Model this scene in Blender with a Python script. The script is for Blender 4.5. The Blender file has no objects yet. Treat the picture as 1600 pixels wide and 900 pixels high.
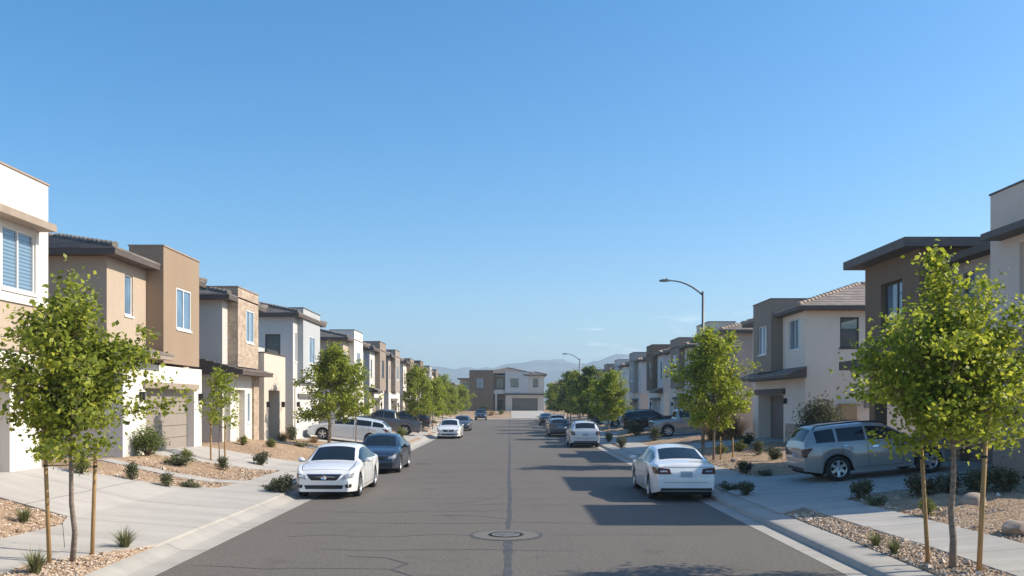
import bpy, bmesh, math, random
import numpy as np
from mathutils import Vector, Matrix
from mathutils.bvhtree import BVHTree

random.seed(7)
C = bpy.context.scene.collection
R = math.radians
SC = bpy.context.scene

# ------------------------------------------------------------------ helpers
def link(name, me, mat=None, parent=None, smooth=None):
    o = bpy.data.objects.new(name, me)
    C.objects.link(o)
    if mat is not None and me is not None and len(me.materials) == 0:
        me.materials.append(mat)
    if parent is not None:
        o.parent = parent
    return o

def finish(name, bm, mat, parent=None, smooth=False, recalc=True, angle=35):
    if recalc:
        bmesh.ops.recalc_face_normals(bm, faces=bm.faces)
    if smooth:
        for f in bm.faces: f.smooth = True
        for e in bm.edges:
            if len(e.link_faces) == 2 and e.calc_face_angle(0) > R(angle): e.smooth = False
    me = bpy.data.meshes.new(name)
    bm.to_mesh(me); bm.free()
    return link(name, me, mat, parent)

def empty(name, loc=(0, 0, 0), rot=(0, 0, 0)):
    o = bpy.data.objects.new(name, None)
    C.objects.link(o); o.location = loc; o.rotation_euler = rot
    o.empty_display_size = .2
    return o

def tag(o, label=None, cat=None, group=None, kind=None):
    if label: o['label'] = label
    if cat: o['category'] = cat
    if group: o['group'] = group
    if kind: o['kind'] = kind
    return o

def quad(bm, pts):
    return bm.faces.new([bm.verts.new(p) for p in pts])

def box(bm, x0, x1, y0, y1, z0, z1, T=None):
    ps = [(x0,y0,z0),(x1,y0,z0),(x1,y1,z0),(x0,y1,z0),(x0,y0,z1),(x1,y0,z1),(x1,y1,z1),(x0,y1,z1)]
    if T: ps = [T(*p) for p in ps]
    v = [bm.verts.new(p) for p in ps]
    for f in ((0,3,2,1),(4,5,6,7),(0,1,5,4),(1,2,6,5),(2,3,7,6),(3,0,4,7)):
        bm.faces.new([v[i] for i in f])
    return v

def tube(bm, pts, rad, n=8, cap=True):
    """tapered tube through pts with per point radius"""
    pts = [Vector(p) for p in pts]
    if not hasattr(rad, '__len__'): rad = [rad]*len(pts)
    rings = []
    for i, p in enumerate(pts):
        d = (pts[min(i+1, len(pts)-1)] - pts[max(i-1, 0)])
        if d.length < 1e-9: d = Vector((0, 0, 1))
        d.normalize()
        a = d.cross(Vector((0.31, .95, .02))) if abs(d.y) < .9 else d.cross(Vector((1, 0, 0)))
        a.normalize(); b = d.cross(a)
        rings.append([bm.verts.new(p + (a*math.cos(2*math.pi*k/n) + b*math.sin(2*math.pi*k/n))*rad[i]) for k in range(n)])
    for i in range(len(rings)-1):
        for k in range(n):
            f = bm.faces.new((rings[i][k], rings[i][(k+1) % n], rings[i+1][(k+1) % n], rings[i+1][k])); f.smooth = True
    if cap:
        bm.faces.new(rings[0][::-1]); bm.faces.new(rings[-1])

def lathe(bm, prof, axis='y', n=28, T=None):
    """prof: list of (axial, radius)"""
    rings = []
    for a, r in prof:
        ring = []
        for k in range(n):
            t = 2*math.pi*k/n
            p = (r*math.cos(t), a, r*math.sin(t)) if axis == 'y' else (r*math.cos(t), r*math.sin(t), a)
            ring.append(bm.verts.new(T(*p) if T else p))
        rings.append(ring)
    for i in range(len(rings)-1):
        for k in range(n):
            f = bm.faces.new((rings[i][k], rings[i][(k+1) % n], rings[i+1][(k+1) % n], rings[i+1][k])); f.smooth = True
    return rings

def lerp(a, b, t): return a + (b-a)*t
def interp(x, xs, ys): return float(np.interp(x, xs, ys))
def sstep(a, b, x):
    t = min(1, max(0, (x-a)/(b-a))); return t*t*(3-2*t)

# ------------------------------------------------------------------ materials
class NT:
    def __init__(s, name):
        s.m = bpy.data.materials.new(name); s.m.use_nodes = True
        s.t = s.m.node_tree; s.n = s.t.nodes; s.b = s.n['Principled BSDF']; s.out = s.n['Material Output']
    def add(s, typ, **kw):
        nd = s.n.new(typ)
        for k, v in kw.items():
            if k.startswith('i_'):
                key = k[2:]
                key = int(key) if key.isdigit() else key.replace('_', ' ')
                nd.inputs[key].default_value = v
            else: setattr(nd, k, v)
        return nd
    def l(s, a, b): s.t.links.new(a, b)
    def co(s, kind='Object'):
        return s.add('ShaderNodeTexCoord').outputs[kind]
    def noise(s, scale, detail=4, rough=.55, vec=None):
        n = s.add('ShaderNodeTexNoise'); n.inputs['Scale'].default_value = scale
        n.inputs['Detail'].default_value = detail; n.inputs['Roughness'].default_value = rough
        s.l(vec or s.co(), n.inputs['Vector']); return n.outputs['Fac']
    def ramp(s, fac, stops):
        r = s.add('ShaderNodeValToRGB'); e = r.color_ramp.elements
        while len(e) < len(stops): e.new(.5)
        for i, (p, c) in enumerate(stops):
            e[i].position = p; e[i].color = (*c, 1) if len(c) == 3 else c
        s.l(fac, r.inputs['Fac']); return r.outputs['Color']
    def mix(s, fac, a, b, mode='MIX'):
        m = s.add('ShaderNodeMix', data_type='RGBA', blend_type=mode)
        for sock, v in ((m.inputs[0], fac), (m.inputs[6], a), (m.inputs[7], b)):
            if hasattr(v, 'links') or isinstance(v, bpy.types.NodeSocket): s.l(v, sock)
            elif isinstance(v, (int, float)): sock.default_value = v
            else: sock.default_value = (*v, 1)
        return m.outputs[2]
    def math(s, op, a, b=None, c=None):
        m = s.add('ShaderNodeMath', operation=op)
        for i, v in enumerate((a, b, c)):
            if v is None: continue
            if isinstance(v, bpy.types.NodeSocket): s.l(v, m.inputs[i])
            else: m.inputs[i].default_value = v
        return m.outputs[0]
    def bump(s, h, strength=.3, dist=.01):
        b = s.add('ShaderNodeBump'); b.inputs['Strength'].default_value = strength; b.inputs['Distance'].default_value = dist
        s.l(h, b.inputs['Height']); s.l(b.outputs[0], s.b.inputs['Normal'])
    def base(s, c):
        if isinstance(c, bpy.types.NodeSocket): s.l(c, s.b.inputs['Base Color'])
        else: s.b.inputs['Base Color'].default_value = (*c, 1)
    def set(s, **k):
        for a, v in k.items(): s.b.inputs[a.replace('_', ' ')].default_value = v
        return s

def sc(c, f): return tuple(min(1, x*f) for x in c)

MATS = {}
def stucco(c):
    key = ('stucco', c)
    if key in MATS: return MATS[key]
    t = NT('stucco'); t.set(Roughness=.92, Specular_IOR_Level=.2)
    a = t.noise(.55, 5, .6); b = t.noise(9, 4, .6); f = t.noise(95, 3, .6)
    # faint vertical weather streaks
    mp = t.add('ShaderNodeMapping'); t.l(t.co(), mp.inputs['Vector']); mp.inputs['Scale'].default_value = (5, 5, .35)
    st = t.noise(1.0, 4, .6, mp.outputs[0])
    c1 = t.ramp(a, [(.3, sc(c, .90)), (.7, sc(c, 1.05))])
    c2 = t.mix(.35, c1, t.ramp(b, [(.3, sc(c, .86)), (.7, sc(c, 1.08))]))
    c3 = t.mix(.09, c2, t.ramp(st, [(.35, sc(c, .78)), (.6, sc(c, 1.05))]))
    t.base(c3)
    t.bump(f, .35, .006)
    MATS[key] = t.m; return t.m

def plain(name, c, rough=.6, metal=0, var=.08, scale=3, spec=.4, bump=0, bscale=60):
    key = (name, c)
    if key in MATS: return MATS[key]
    t = NT(name); t.set(Roughness=rough, Metallic=metal, Specular_IOR_Level=spec)
    if var:
        t.base(t.ramp(t.noise(scale, 4), [(.3, sc(c, 1-var)), (.7, sc(c, 1+var))]))
    else: t.base(c)
    if bump: t.bump(t.noise(bscale, 3), bump, .005)
    MATS[key] = t.m; return t.m

def carpaint(name, c, metal=.0, rough=.35):
    t = NT(name); t.set(Roughness=rough, Metallic=metal, Coat_Weight=1.0, Coat_Roughness=.02)
    t.base(t.ramp(t.noise(1.7, 4), [(.3, sc(c, .93)), (.75, sc(c, 1.03))]))
    return t.m

def stone_mat(c1, c2, c3):
    t = NT('ledgestone'); t.set(Roughness=.9)
    # stacked stone: brick pattern in along/height space of the object
    tc = t.co(); sep = t.add('ShaderNodeSeparateXYZ'); t.l(tc, sep.inputs[0])
    s = t.math('ADD', sep.outputs[0], sep.outputs[1])
    cmb = t.add('ShaderNodeCombineXYZ'); t.l(s, cmb.inputs[0]); t.l(sep.outputs[2], cmb.inputs[1])
    br = t.add('ShaderNodeTexBrick'); t.l(cmb.outputs[0], br.inputs['Vector'])
    for k, v in (('Scale', 1), ('Mortar Size', .008), ('Brick Width', .42), ('Row Height', .11), ('Bias', 0)): br.inputs[k].default_value = v
    br.inputs['Color1'].default_value = (*c1, 1); br.inputs['Color2'].default_value = (*c2, 1); br.inputs['Mortar'].default_value = (*sc(c1, .45), 1)
    n = t.noise(4, 4)
    t.base(t.mix(t.ramp(n, [(.4, (0, 0, 0)), (.65, (.7, .7, .7))]), br.outputs[0], c3))
    t.bump(br.outputs['Fac'], -.8, .02)
    return t.m

def concrete(name, c, joint=0.0, off=0.0, xjoint=None):
    t = NT(name); t.set(Roughness=.88, Specular_IOR_Level=.25)
    co = t.add('ShaderNodeNewGeometry').outputs['Position']
    a = t.noise(.35, 5, .6, co); b = t.noise(2.6, 6, .65, co); f = t.noise(60, 3, .6, co)
    mp = t.add('ShaderNodeMapping'); t.l(co, mp.inputs['Vector']); mp.inputs['Scale'].default_value = (.25, 1.6, 1)
    w = t.noise(1.0, 5, .6, mp.outputs[0])
    c1 = t.ramp(a, [(.3, sc(c, .86)), (.7, sc(c, 1.08))])
    c2 = t.mix(.4, c1, t.ramp(b, [(.32, sc(c, .74)), (.62, sc(c, 1.06))]))
    c2 = t.mix(.4, c2, t.ramp(w, [(.38, sc(c, .68)), (.56, sc(c, 1.05))]))
    c2 = t.mix(.25, c2, t.ramp(f, [(.35, sc(c, .8)), (.65, sc(c, 1.1))]))
    if joint:
        sep = t.add('ShaderNodeSeparateXYZ'); t.l(co, sep.inputs[0])
        m = t.math('FRACT', t.math('DIVIDE', t.math('ADD', sep.outputs[1], 100+off), joint))
        d = t.math('ABSOLUTE', t.math('SUBTRACT', m, .5))
        jl = t.math('GREATER_THAN', d, .5 - .011/joint)
        if xjoint is not None:
            dx = t.math('ABSOLUTE', t.math('SUBTRACT', t.math('ABSOLUTE', sep.outputs[0]), xjoint))
            jl = t.math('MAXIMUM', jl, t.math('LESS_THAN', dx, .013))
        c2 = t.mix(jl, c2, sc(c, .38))
    t.base(c2); t.bump(f, .25, .004)
    return t.m

def mat_asphalt():
    t = NT('asphalt'); t.set(Roughness=.85, Specular_IOR_Level=.3)
    co = t.add('ShaderNodeNewGeometry').outputs['Position']
    c = (.140, .123, .106)
    mp = t.add('ShaderNodeMapping'); t.l(co, mp.inputs['Vector']); mp.inputs['Scale'].default_value = (1.1, .1, 1)
    lane = t.noise(1, 5, .6, mp.outputs[0])
    mp2 = t.add('ShaderNodeMapping'); t.l(co, mp2.inputs['Vector']); mp2.inputs['Scale'].default_value = (.12, .9, 1)
    cross = t.noise(1, 5, .6, mp2.outputs[0])
    big = t.noise(.25, 5, .6, co); med = t.noise(3.5, 6, .7, co); fine = t.noise(130, 2, .7, co); grit = t.noise(15, 4, .75, co)
    c1 = t.ramp(lane, [(.34, sc(c, .74)), (.66, sc(c, 1.2))])
    c1 = t.mix(.5, c1, t.ramp(cross, [(.34, sc(c, .70)), (.66, sc(c, 1.2))]))
    c1 = t.mix(.35, c1, t.ramp(big, [(.38, sc(c, .70)), (.62, sc(c, 1.22))]))
    c1 = t.mix(.3, c1, t.ramp(med, [(.3, sc(c, .7)), (.65, sc(c, 1.2))]))
    c1 = t.mix(.3, c1, t.ramp(fine, [(.3, sc(c, .45)), (.7, sc(c, 1.55))]))
    c1 = t.mix(.5, c1, t.ramp(grit, [(.32, sc(c, .45)), (.5, c), (.68, sc(c, 1.6))]))
    oil = t.noise(.9, 3, .5, co)
    c1 = t.mix(t.ramp(oil, [(.62, (0, 0, 0)), (.75, (.5, .5, .5))]), c1, sc(c, .55))
    t.base(c1); t.bump(fine, .5, .006)
    return t.m

def mat_gravel_ground():
    t = NT('desert_gravel'); t.set(Roughness=.95, Specular_IOR_Level=.15)
    co = t.add('ShaderNodeNewGeometry').outputs['Position']
    v = t.add('ShaderNodeTexVoronoi'); v.inputs['Scale'].default_value = 17; t.l(co, v.inputs['Vector'])
    v2 = t.add('ShaderNodeTexVoronoi'); v2.inputs['Scale'].default_value = 5; t.l(co, v2.inputs['Vector'])
    big = t.noise(.5, 5, .6, co)
    sepc = t.add('ShaderNodeSeparateColor'); t.l(v.outputs['Color'], sepc.inputs[0])
    c = t.ramp(sepc.outputs[0], [(0, (.20, .13, .082)), (.35, (.39, .265, .165)), (.7, (.51, .365, .24)), (1, (.63, .51, .385))])
    c = t.mix(t.ramp(v.outputs['Distance'], [(.25, (0, 0, 0)), (.75, (.55, .55, .55))]), c, (.12, .08, .055))
    c = t.mix(.35, c, t.ramp(big, [(.35, (.22, .145, .09)), (.65, (.50, .36, .24))]))
    t.base(c)
    inv = t.math('SUBTRACT', 1.0, v.outputs['Distance'])
    t.bump(inv, .8, .03)
    return t.m

def mat_island(name, stops, rough=.9, transl=0.0, tcol=None):
    t = NT(name); t.set(Roughness=rough, Specular_IOR_Level=.3)
    g = t.add('ShaderNodeNewGeometry')
    col = t.ramp(g.outputs['Random Per Island'], stops)
    t.base(col)
    if transl:
        tr = t.add('ShaderNodeBsdfTranslucent')
        hs = t.add('ShaderNodeHueSaturation'); hs.inputs['Value'].default_value = 1.5; hs.inputs['Hue'].default_value = .485
        t.l(col, hs.inputs['Color']); t.l(hs.outputs[0], tr.inputs['Color'])
        mx = t.add('ShaderNodeMixShader'); mx.inputs[0].default_value = transl
        t.l(t.b.outputs[0], mx.inputs[1]); t.l(tr.outputs[0], mx.inputs[2]); t.l(mx.outputs[0], t.out.inputs['Surface'])
    return t.m

def mat_window(blinds=True, c=(.15, .225, .30)):
    t = NT('window_glass'); t.set(Roughness=.03, IOR=1.9, Specular_IOR_Level=.5)
    co = t.co('Object'); sep = t.add('ShaderNodeSeparateXYZ'); t.l(co, sep.inputs[0])
    if blinds:
        m = t.math('FRACT', t.math('MULTIPLY', sep.outputs[2], 11.0))
        k = t.ramp(m, [(0, sc(c, .5)), (.25, sc(c, .8)), (.5, sc(c, 1.25)), (.9, sc(c, 1.3)), (1, sc(c, .6))])
        t.base(k)
    else: t.base(t.ramp(t.noise(1.2, 3), [(.3, sc(c, .7)), (.7, sc(c, 1.2))]))
    return t.m

def mat_tiles(c):
    t = NT('roof_tiles'); t.set(Roughness=.85, Specular_IOR_Level=.25)
    tc = t.co(); 
    v = t.add('ShaderNodeTexBrick'); t.l(tc, v.inputs['Vector'])
    for k, w in (('Scale', 1), ('Mortar Size', .006), ('Brick Width', .34), ('Row Height', .36)): v.inputs[k].default_value = w
    v.inputs['Color1'].default_value = (*sc(c, .75), 1); v.inputs['Color2'].default_value = (*sc(c, 1.25), 1); v.inputs['Mortar'].default_value = (*sc(c, .4), 1)
    n = t.noise(.8, 4)
    t.base(t.mix(.4, v.outputs[0], t.ramp(n, [(.3, sc(c, .75)), (.7, sc(c, 1.2))])))
    t.bump(t.noise(30, 3), .3, .01)
    return t.m

def mat_wood(c):
    t = NT('lodgepole_wood'); t.set(Roughness=.8)
    mp = t.add('ShaderNodeMapping'); t.l(t.co(), mp.inputs['Vector']); mp.inputs['Scale'].default_value = (22, 22, 1.4)
    n = t.noise(1, 5, .65, mp.outputs[0])
    t.base(t.ramp(n, [(.3, sc(c, .55)), (.5, c), (.7, sc(c, 1.25))])); t.bump(n, .4, .006)
    return t.m

def mat_bark(c):
    t = NT('bark'); t.set(Roughness=.95)
    mp = t.add('ShaderNodeMapping'); t.l(t.co(), mp.inputs['Vector']); mp.inputs['Scale'].default_value = (12, 12, 26)
    n = t.noise(1, 5, .7, mp.outputs[0])
    t.base(t.ramp(n, [(.3, sc(c, .5)), (.5, c), (.72, sc(c, 1.6))])); t.bump(n, .6, .01)
    return t.m

M = dict(
    asphalt=mat_asphalt(), ground=mat_gravel_ground(),
    walk=concrete('sidewalk_concrete', (.44, .41, .37), 1.55, .4),
    drive=concrete('driveway_concrete', (.45, .42, .38), 3.1, .2, 10.1),
    curb=concrete('curb_concrete', (.41, .38, .34), 3.0, 1.1),
    tar=plain('tar_seal', (.078, .070, .063), .6, var=.25),
    collar=concrete('collar_concrete', (.165, .152, .138)),
    iron=plain('cast_iron', (.36, .33, .29), .55, .5, var=.25, scale=14, bump=.6, bscale=40),
    pebble=mat_island('pebbles', [(0, (.21, .145, .098)), (.3, (.43, .30, .20)), (.65, (.54, .395, .275)), (.9, (.56, .46, .37)), (1, (.66, .60, .52))]),
    leaf=mat_island('tree_leaves', [(0, (.07, .10, .014)), (.5, (.225, .275, .032)), (1, (.42, .45, .065))], .5, .5),
    leaf_y=mat_island('bright_tree_leaves', [(0, (.10, .145, .012)), (.5, (.245, .31, .028)), (1, (.40, .43, .055))], .5, .5),
    leaf_d=mat_island('dark_tree_leaves', [(0, (.045, .08, .014)), (.5, (.10, .145, .022)), (1, (.18, .22, .035))], .5, .4),
    shrub=mat_island('shrub_leaves', [(0, (.05, .065, .025)), (.5, (.1, .115, .05)), (1, (.17, .17, .085))], .7, .2),
    shrub_d=mat_island('dark_shrub_leaves', [(0, (.045, .055, .025)), (.5, (.09, .10, .05)), (1, (.16, .155, .085))], .7, .2),
    shrub_y=mat_island('yellow_shrub_leaves', [(0, (.09, .11, .02)), (.5, (.17, .19, .04)), (1, (.27, .27, .07))], .7, .25),
    grass=mat_island('grass_blades', [(0, (.08, .1, .035)), (.5, (.15, .165, .06)), (1, (.28, .26, .12))], .7, .25),
    dry=mat_island('dry_grass_blades', [(0, (.2, .12, .05)), (.5, (.34, .22, .09)), (1, (.46, .33, .16))], .8, .2),
    twig=plain('twigs', (.12, .085, .06), .9, var=.2),
    bark=mat_bark((.22, .17, .13)), stake=mat_wood((.40, .245, .10)), tie=plain('rubber_tie', (.02, .02, .02), .7, var=0),
    rock=plain('boulder_stone', (.36, .28, .22), .95, var=.35, scale=4, bump=1, bscale=9),
    glass=mat_window(True), glass_d=mat_window(False, (.10, .12, .115)), glass_m=mat_window(False, (.17, .235, .30)), glass_b=mat_window(False, (.14, .235, .34)),
    frame=plain('vinyl_frame', (.75, .74, .71), .5, var=.03), frame_d=plain('bronze_frame', (.08, .07, .065), .5, var=.05),
    trim=plain('brown_fascia', (.105, .082, .07), .7, var=.12), trim_l=plain('tan_fascia', (.34, .27, .21), .7, var=.1),
    dark_slab=plain('charcoal_fascia', (.13, .115, .105), .75, var=.1),
    tile=mat_tiles((.21, .18, .16)), tile_l=mat_tiles((.36, .29, .24)), tile_d=mat_tiles((.15, .125, .11)),
    garage=plain('garage_taupe', (.30, .255, .22), .6, var=.05), garage_b=plain('garage_brown', (.17, .135, .115), .6, var=.06),
    garage_w=plain('garage_pale', (.52, .50, .47), .6, var=.05),
    door=plain('door_brown', (.13, .09, .065), .6, var=.15), metal=plain('grey_metal', (.3, .3, .3), .45, .6, var=.08),
    pole=plain('lamp_pole_grey', (.16, .165, .17), .5, .4, var=.1), lens=plain('lamp_lens', (.6, .6, .58), .3, var=.02),
    lamp=plain('sconce_black', (.02, .02, .02), .5, var=0),
    util=plain('utility_tan', (.42, .30, .17), .6, var=.06),
    stone=stone_mat((.46, .35, .25), (.34, .25, .18), (.56, .46, .36)),
    stone_g=stone_mat((.33, .28, .24), (.24, .20, .17), (.44, .38, .32)),
    # vehicles
    cglass=NT('car_glass').set(Roughness=.03, IOR=1.55).m, tyre=plain('tyre_rubber', (.022, .022, .023), .85, var=.15, scale=20),
    rim=plain('alloy_rim', (.62, .62, .63), .3, .85, var=.05), under=plain('underbody_black', (.012, .012, .012), .9, var=0),
    chrome=plain('chrome', (.75, .75, .76), .12, 1, var=0), black=plain('black_plastic', (.02, .02, .022), .5, var=0),
    lamp_c=plain('headlamp_lens', (.33, .33, .34), .12, .3, var=.5, scale=18), lamp_r=plain('taillamp_red', (.075, .022, .016), .15, 0, var=.45, scale=14),
    plate=plain('licence_plate', (.36, .40, .48), .4, var=.15, scale=30), amber=plain('amber_lens', (.6, .28, .06), .2, var=.1),
    seam=plain('panel_gap', (.03, .03, .032), .8, var=0),
)
M['cglass'].node_tree.nodes['Principled BSDF'].inputs['Base Color'].default_value = (.012, .016, .02, 1)

# ------------------------------------------------------------------ terrain
LX = [0, 5.9, 6.2, 8.0, 9.0, 12.0, 4000]; LZ = [0, 0, .13, .26, .36, 1.05, 1.05]
LZF = [0, 0, .13, .27, .37, .72, .72]
RX = [0, 5.9, 6.2, 8.0, 9.0, 14.0, 4000]; RZ = [0, 0, .13, .24, .33, .78, .78]
ROAD_END = 146.0
def zt(x, y):
    if x < 0:
        z = interp(-x, LX, LZ); far = sstep(38, 47, y)
        if far: z = lerp(z, interp(-x, LX, LZF), far)
    else: z = interp(x, RX, RZ)
    return lerp(z, max(z, 1.3), sstep(147.5, 158, y))

# concrete patches: strips between y0(x) and y1(x), draped on the terrain
PATCHES = []
class Patch:
    def __init__(s, name, mat, xs, y0, y1, label=None, zoff=.02):
        o = sorted(zip(xs, y0, y1)); s.xs = [a for a, b, c in o]; s.y0 = [b for a, b, c in o]; s.y1 = [c for a, b, c in o]
        PATCHES.append(s)
        n = max(2, int((s.xs[-1]-s.xs[0])/.12))
        X = sorted(set(list(np.linspace(s.xs[0], s.xs[-1], n)) + [v for v in (LX[1:-1] if s.xs[0] < 0 else RX[1:-1]) for v in ([-v] if s.xs[0] < 0 else [v]) if s.xs[0] < v < s.xs[-1]]))
        bm = bmesh.new(); cols = []
        for x in X:
            a, b = interp(x, s.xs, s.y0), interp(x, s.xs, s.y1)
            m = max(2, int((b-a)/3)+1)
            m = 12 if (b-a) < 40 else 60
            col = []
            for k in range(m+1):
                y = lerp(a, b, k/m); z = zt(x, y) + zoff
                col.append(bm.verts.new((x, y, z)))
            col.insert(0, bm.verts.new((x, a, zt(x, a)-.08))); col.append(bm.verts.new((x, b, zt(x, b)-.08)))
            cols.append(col)
        for i in range(len(cols)-1):
            for k in range(len(cols[i])-1):
                bm.faces.new((cols[i][k], cols[i+1][k], cols[i+1][k+1], cols[i][k+1]))
        for i, sgn in ((0, -1), (len(cols)-1, 1)):
            col = cols[i]; low = [bm.verts.new((v.co.x, v.co.y, v.co.z-.1)) for v in col]
            for k in range(len(col)-1): bm.faces.new((col[k], col[k+1], low[k+1], low[k]))
        tag(finish(name, bm, mat), kind='structure')
    def has(s, x, y, m=0.0):
        return s.xs[0]-m <= x <= s.xs[-1]+m and interp(x, s.xs, s.y0)-m <= y <= interp(x, s.xs, s.y1)+m

def ground():
    xs = [-4000, -1200, -300, -60, -30, -16, -12.0, -11.5, -11, -10.5, -10, -9.5, -9.0, -8.5, -8.0, -7, -6.46, -6.40, 6.40, 6.46, 7, 8.0, 8.5, 9.0, 9.5, 10, 10.5, 11, 11.5, 12, 12.5, 13, 14.0, 18, 30, 60, 300, 1200, 4000]
    ys = [-300, -60, -20] + list(np.arange(-10, 60, .7)) + list(np.arange(60, 146, 3)) + [146.6, 146.65] + list(np.arange(147.5, 160, .7)) + [162, 200, 400, 900, 2000, 6000]
    bm = bmesh.new(); rnd = np.random.RandomState(3); grid = []
    for x in xs:
        col = []
        for y in ys:
            if abs(x) < 6.43 and y < 146.62: z = -.12
            else:
                z = zt(x, y)
                if abs(x) < 30 and y < 147.4 and abs(x) > 6.4:
                    z += rnd.uniform(-.012, .012)
                    if 8.9 < abs(x) < 12.9 and y > 5 and is_gravel(x, y, .75): z += rnd.uniform(-.02, .13)
            col.append(bm.verts.new((x, y, z)))
        grid.append(col)
    for i in range(len(xs)-1):
        for k in range(len(ys)-1):
            f = bm.faces.new((grid[i][k], grid[i+1][k], grid[i+1][k+1], grid[i][k+1])); f.smooth = True
    tag(finish('ground', bm, M['ground']), kind='structure')
# road
bm = bmesh.new()
RL, RR = -5.66, 5.38
ys = list(np.arange(-20, ROAD_END, 4)) + [ROAD_END]
for a, b in zip(ys[:-1], ys[1:]):
    quad(bm, [(RL, a, 0), (RR, a, 0), (RR, b, 0), (RL, b, 0)])
bmesh.ops.remove_doubles(bm, verts=bm.verts, dist=1e-4)
tag(finish('road', bm, M['asphalt']), kind='structure')

# rolled curbs with gutters
for sgn, e in ((-1, -RL), (1, RR)):
    prof = [(e-.02, -.08), (e, .006), (e+.42, .0), (e+.46, .012), (e+.60, .075), (e+.70, .12), (e+.78, .135), (6.47, .142), (6.49, 0)]
    if sgn > 0: prof[2:7] = [(e+.40, .0), (e+.43, .085), (e+.47, .11), (e+.60, .122), (e+.78, .135)]
    bm = bmesh.new(); rows = []
    for y in (-20, 20, 60, 100, ROAD_END+.6):
        rows.append([bm.verts.new((sgn*px, y, pz)) for px, pz in prof])
    for i in range(len(rows)-1):
        for k in range(len(prof)-1):
            f = bm.faces.new((rows[i][k], rows[i+1][k], rows[i+1][k+1], rows[i][k+1])); f.smooth = True
    tag(finish('curb', bm, M['curb'], smooth=True, angle=40), kind='structure')
# end curb across the road
bm = bmesh.new()
prof = [(0, -.05), (0.0, .006), (.4, .0), (.6, .10), (.72, .13), (1.0, .14), (1.02, .0)]
r0 = [bm.verts.new((-5.52, ROAD_END+p, z)) for p, z in prof]; r1 = [bm.verts.new((5.34, ROAD_END+p, z)) for p, z in prof]
for k in range(len(prof)-1): bm.faces.new((r0[k], r1[k], r1[k+1], r0[k+1]))
tag(finish('curb', bm, M['curb']), kind='structure')

# sidewalks (swing towards the kerb beyond the first driveways)
def swing(xa, xb, y): return
def sidewalk(sgn, pts, w):
    """pts: (y, inner x)"""
    bm = bmesh.new(); rows = []
    ys = np.arange(-8, 145, 1.0)
    for y in ys:
        xi = interp(y, [p[0] for p in pts], [p[1] for p in pts])
        row = []
        for k in range(9):
            x = sgn*(xi + w*k/8); row.append(bm.verts.new((x, y, zt(x, y)+.024)))
        x0, x1 = sgn*(xi-.001), sgn*(xi+w+.001)
        row.insert(0, bm.verts.new((x0, y, zt(x0, y)-.06))); row.append(bm.verts.new((x1, y, zt(x1, y)-.06)))
        rows.append(row)
    for i in range(len(rows)-1):
        for k in range(len(rows[0])-1):
            bm.faces.new((rows[i][k], rows[i+1][k], rows[i+1][k+1], rows[i][k+1]))
    tag(finish('sidewalk', bm, M['walk']), kind='structure')
SWL = [(-10, 7.5), (15, 7.5), (21, 7.1), (27, 6.85), (150, 6.85)]
SWR = [(-10, 7.45), (15, 7.42), (22, 7.1), (30, 6.75), (150, 6.75)]
SWW = 1.42
sidewalk(-1, SWL, SWW); sidewalk(1, SWR, SWW)
def on_walk(x, y, m=0):
    p = SWL if x < 0 else SWR
    xi = interp(y, [q[0] for q in p], [q[1] for q in p])
    return xi-m <= abs(x) <= xi+SWW+m

# driveways, left then right (apron at the kerb to the garage)
Patch('driveway', M['drive'], [-6.42, -7.4, -7.6, -8.9, -9.1, -12.3], [15.6, 13.6, 14.6, 17.0, 17.6, 18.2], [24.6, 24.6, 24.5, 24.2, 23.7, 22.3], zoff=.034)
Patch('driveway', M['drive'], [-6.42, -8.0, -9, -12.6], [30.6, 31.0, 30.4, 28.1], [36.6, 35.6, 34.9, 32.9], zoff=.034)
Patch('path', M['walk'], [-8.2, -9.0, -10, -11, -12.2], [26.0, 25.7, 25.2, 25.1, 25.1], [26.9, 26.4, 25.9, 25.7, 25.8], zoff=.028)
Patch('path', M['walk'], [-8.2, -12.0], [42.2, 42.4], [43.5, 43.5], zoff=.028)
LD = [(48.2, 52.8)] + [(y+1.6, y+6.3) for y in (61.5, 74, 85, 97, 109, 121, 133)]
for a, b in LD:
    Patch('driveway', M['drive'], [-6.42, -7.6, -9, -12.7], [a-1, a-.4, a, a], [b+1, b+.4, b, b], zoff=.034)
Patch('driveway', M['drive'], [6.36, 7.4, 8.6, 9.2, 15.3], [20.0, 21.0, 21.7, 22.2, 23.4], [29.6, 29.0, 28.4, 28.2, 28.6], zoff=.034)
RD = [(43.8, 48.0), (55.5, 60.6), (67.2, 72.0), (79.5, 84.5), (92.5, 97), (105, 110), (118, 123), (131, 136)]
for a, b in RD:
    Patch('driveway', M['drive'], [6.36, 7.6, 9, 14.6], [a-1, a-.4, a, a], [b+1, b+.4, b, b], zoff=.034)
# end driveway
bm = bmesh.new(); rows = []
for y in np.linspace(ROAD_END+.98, 160.2, 24):
    w = .8*(1-sstep(147, 149, y))
    rows.append([bm.verts.new((lerp(.3-w, 6.2+w, k/4), y, max(zt(-6.41, y), zt(6.41, y))+.04)) for k in range(5)])
for i in range(len(rows)-1):
    for k in range(4): bm.faces.new((rows[i][k], rows[i+1][k], rows[i+1][k+1], rows[i][k+1]))
tag(finish('driveway', bm, M['drive']), kind='structure')

def is_gravel(x, y, m=.03):
    if abs(x) < 6.47: return False
    if on_walk(x, y, m): return False
    return not any(p.has(x, y, m) for p in PATCHES)

ground()

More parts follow.
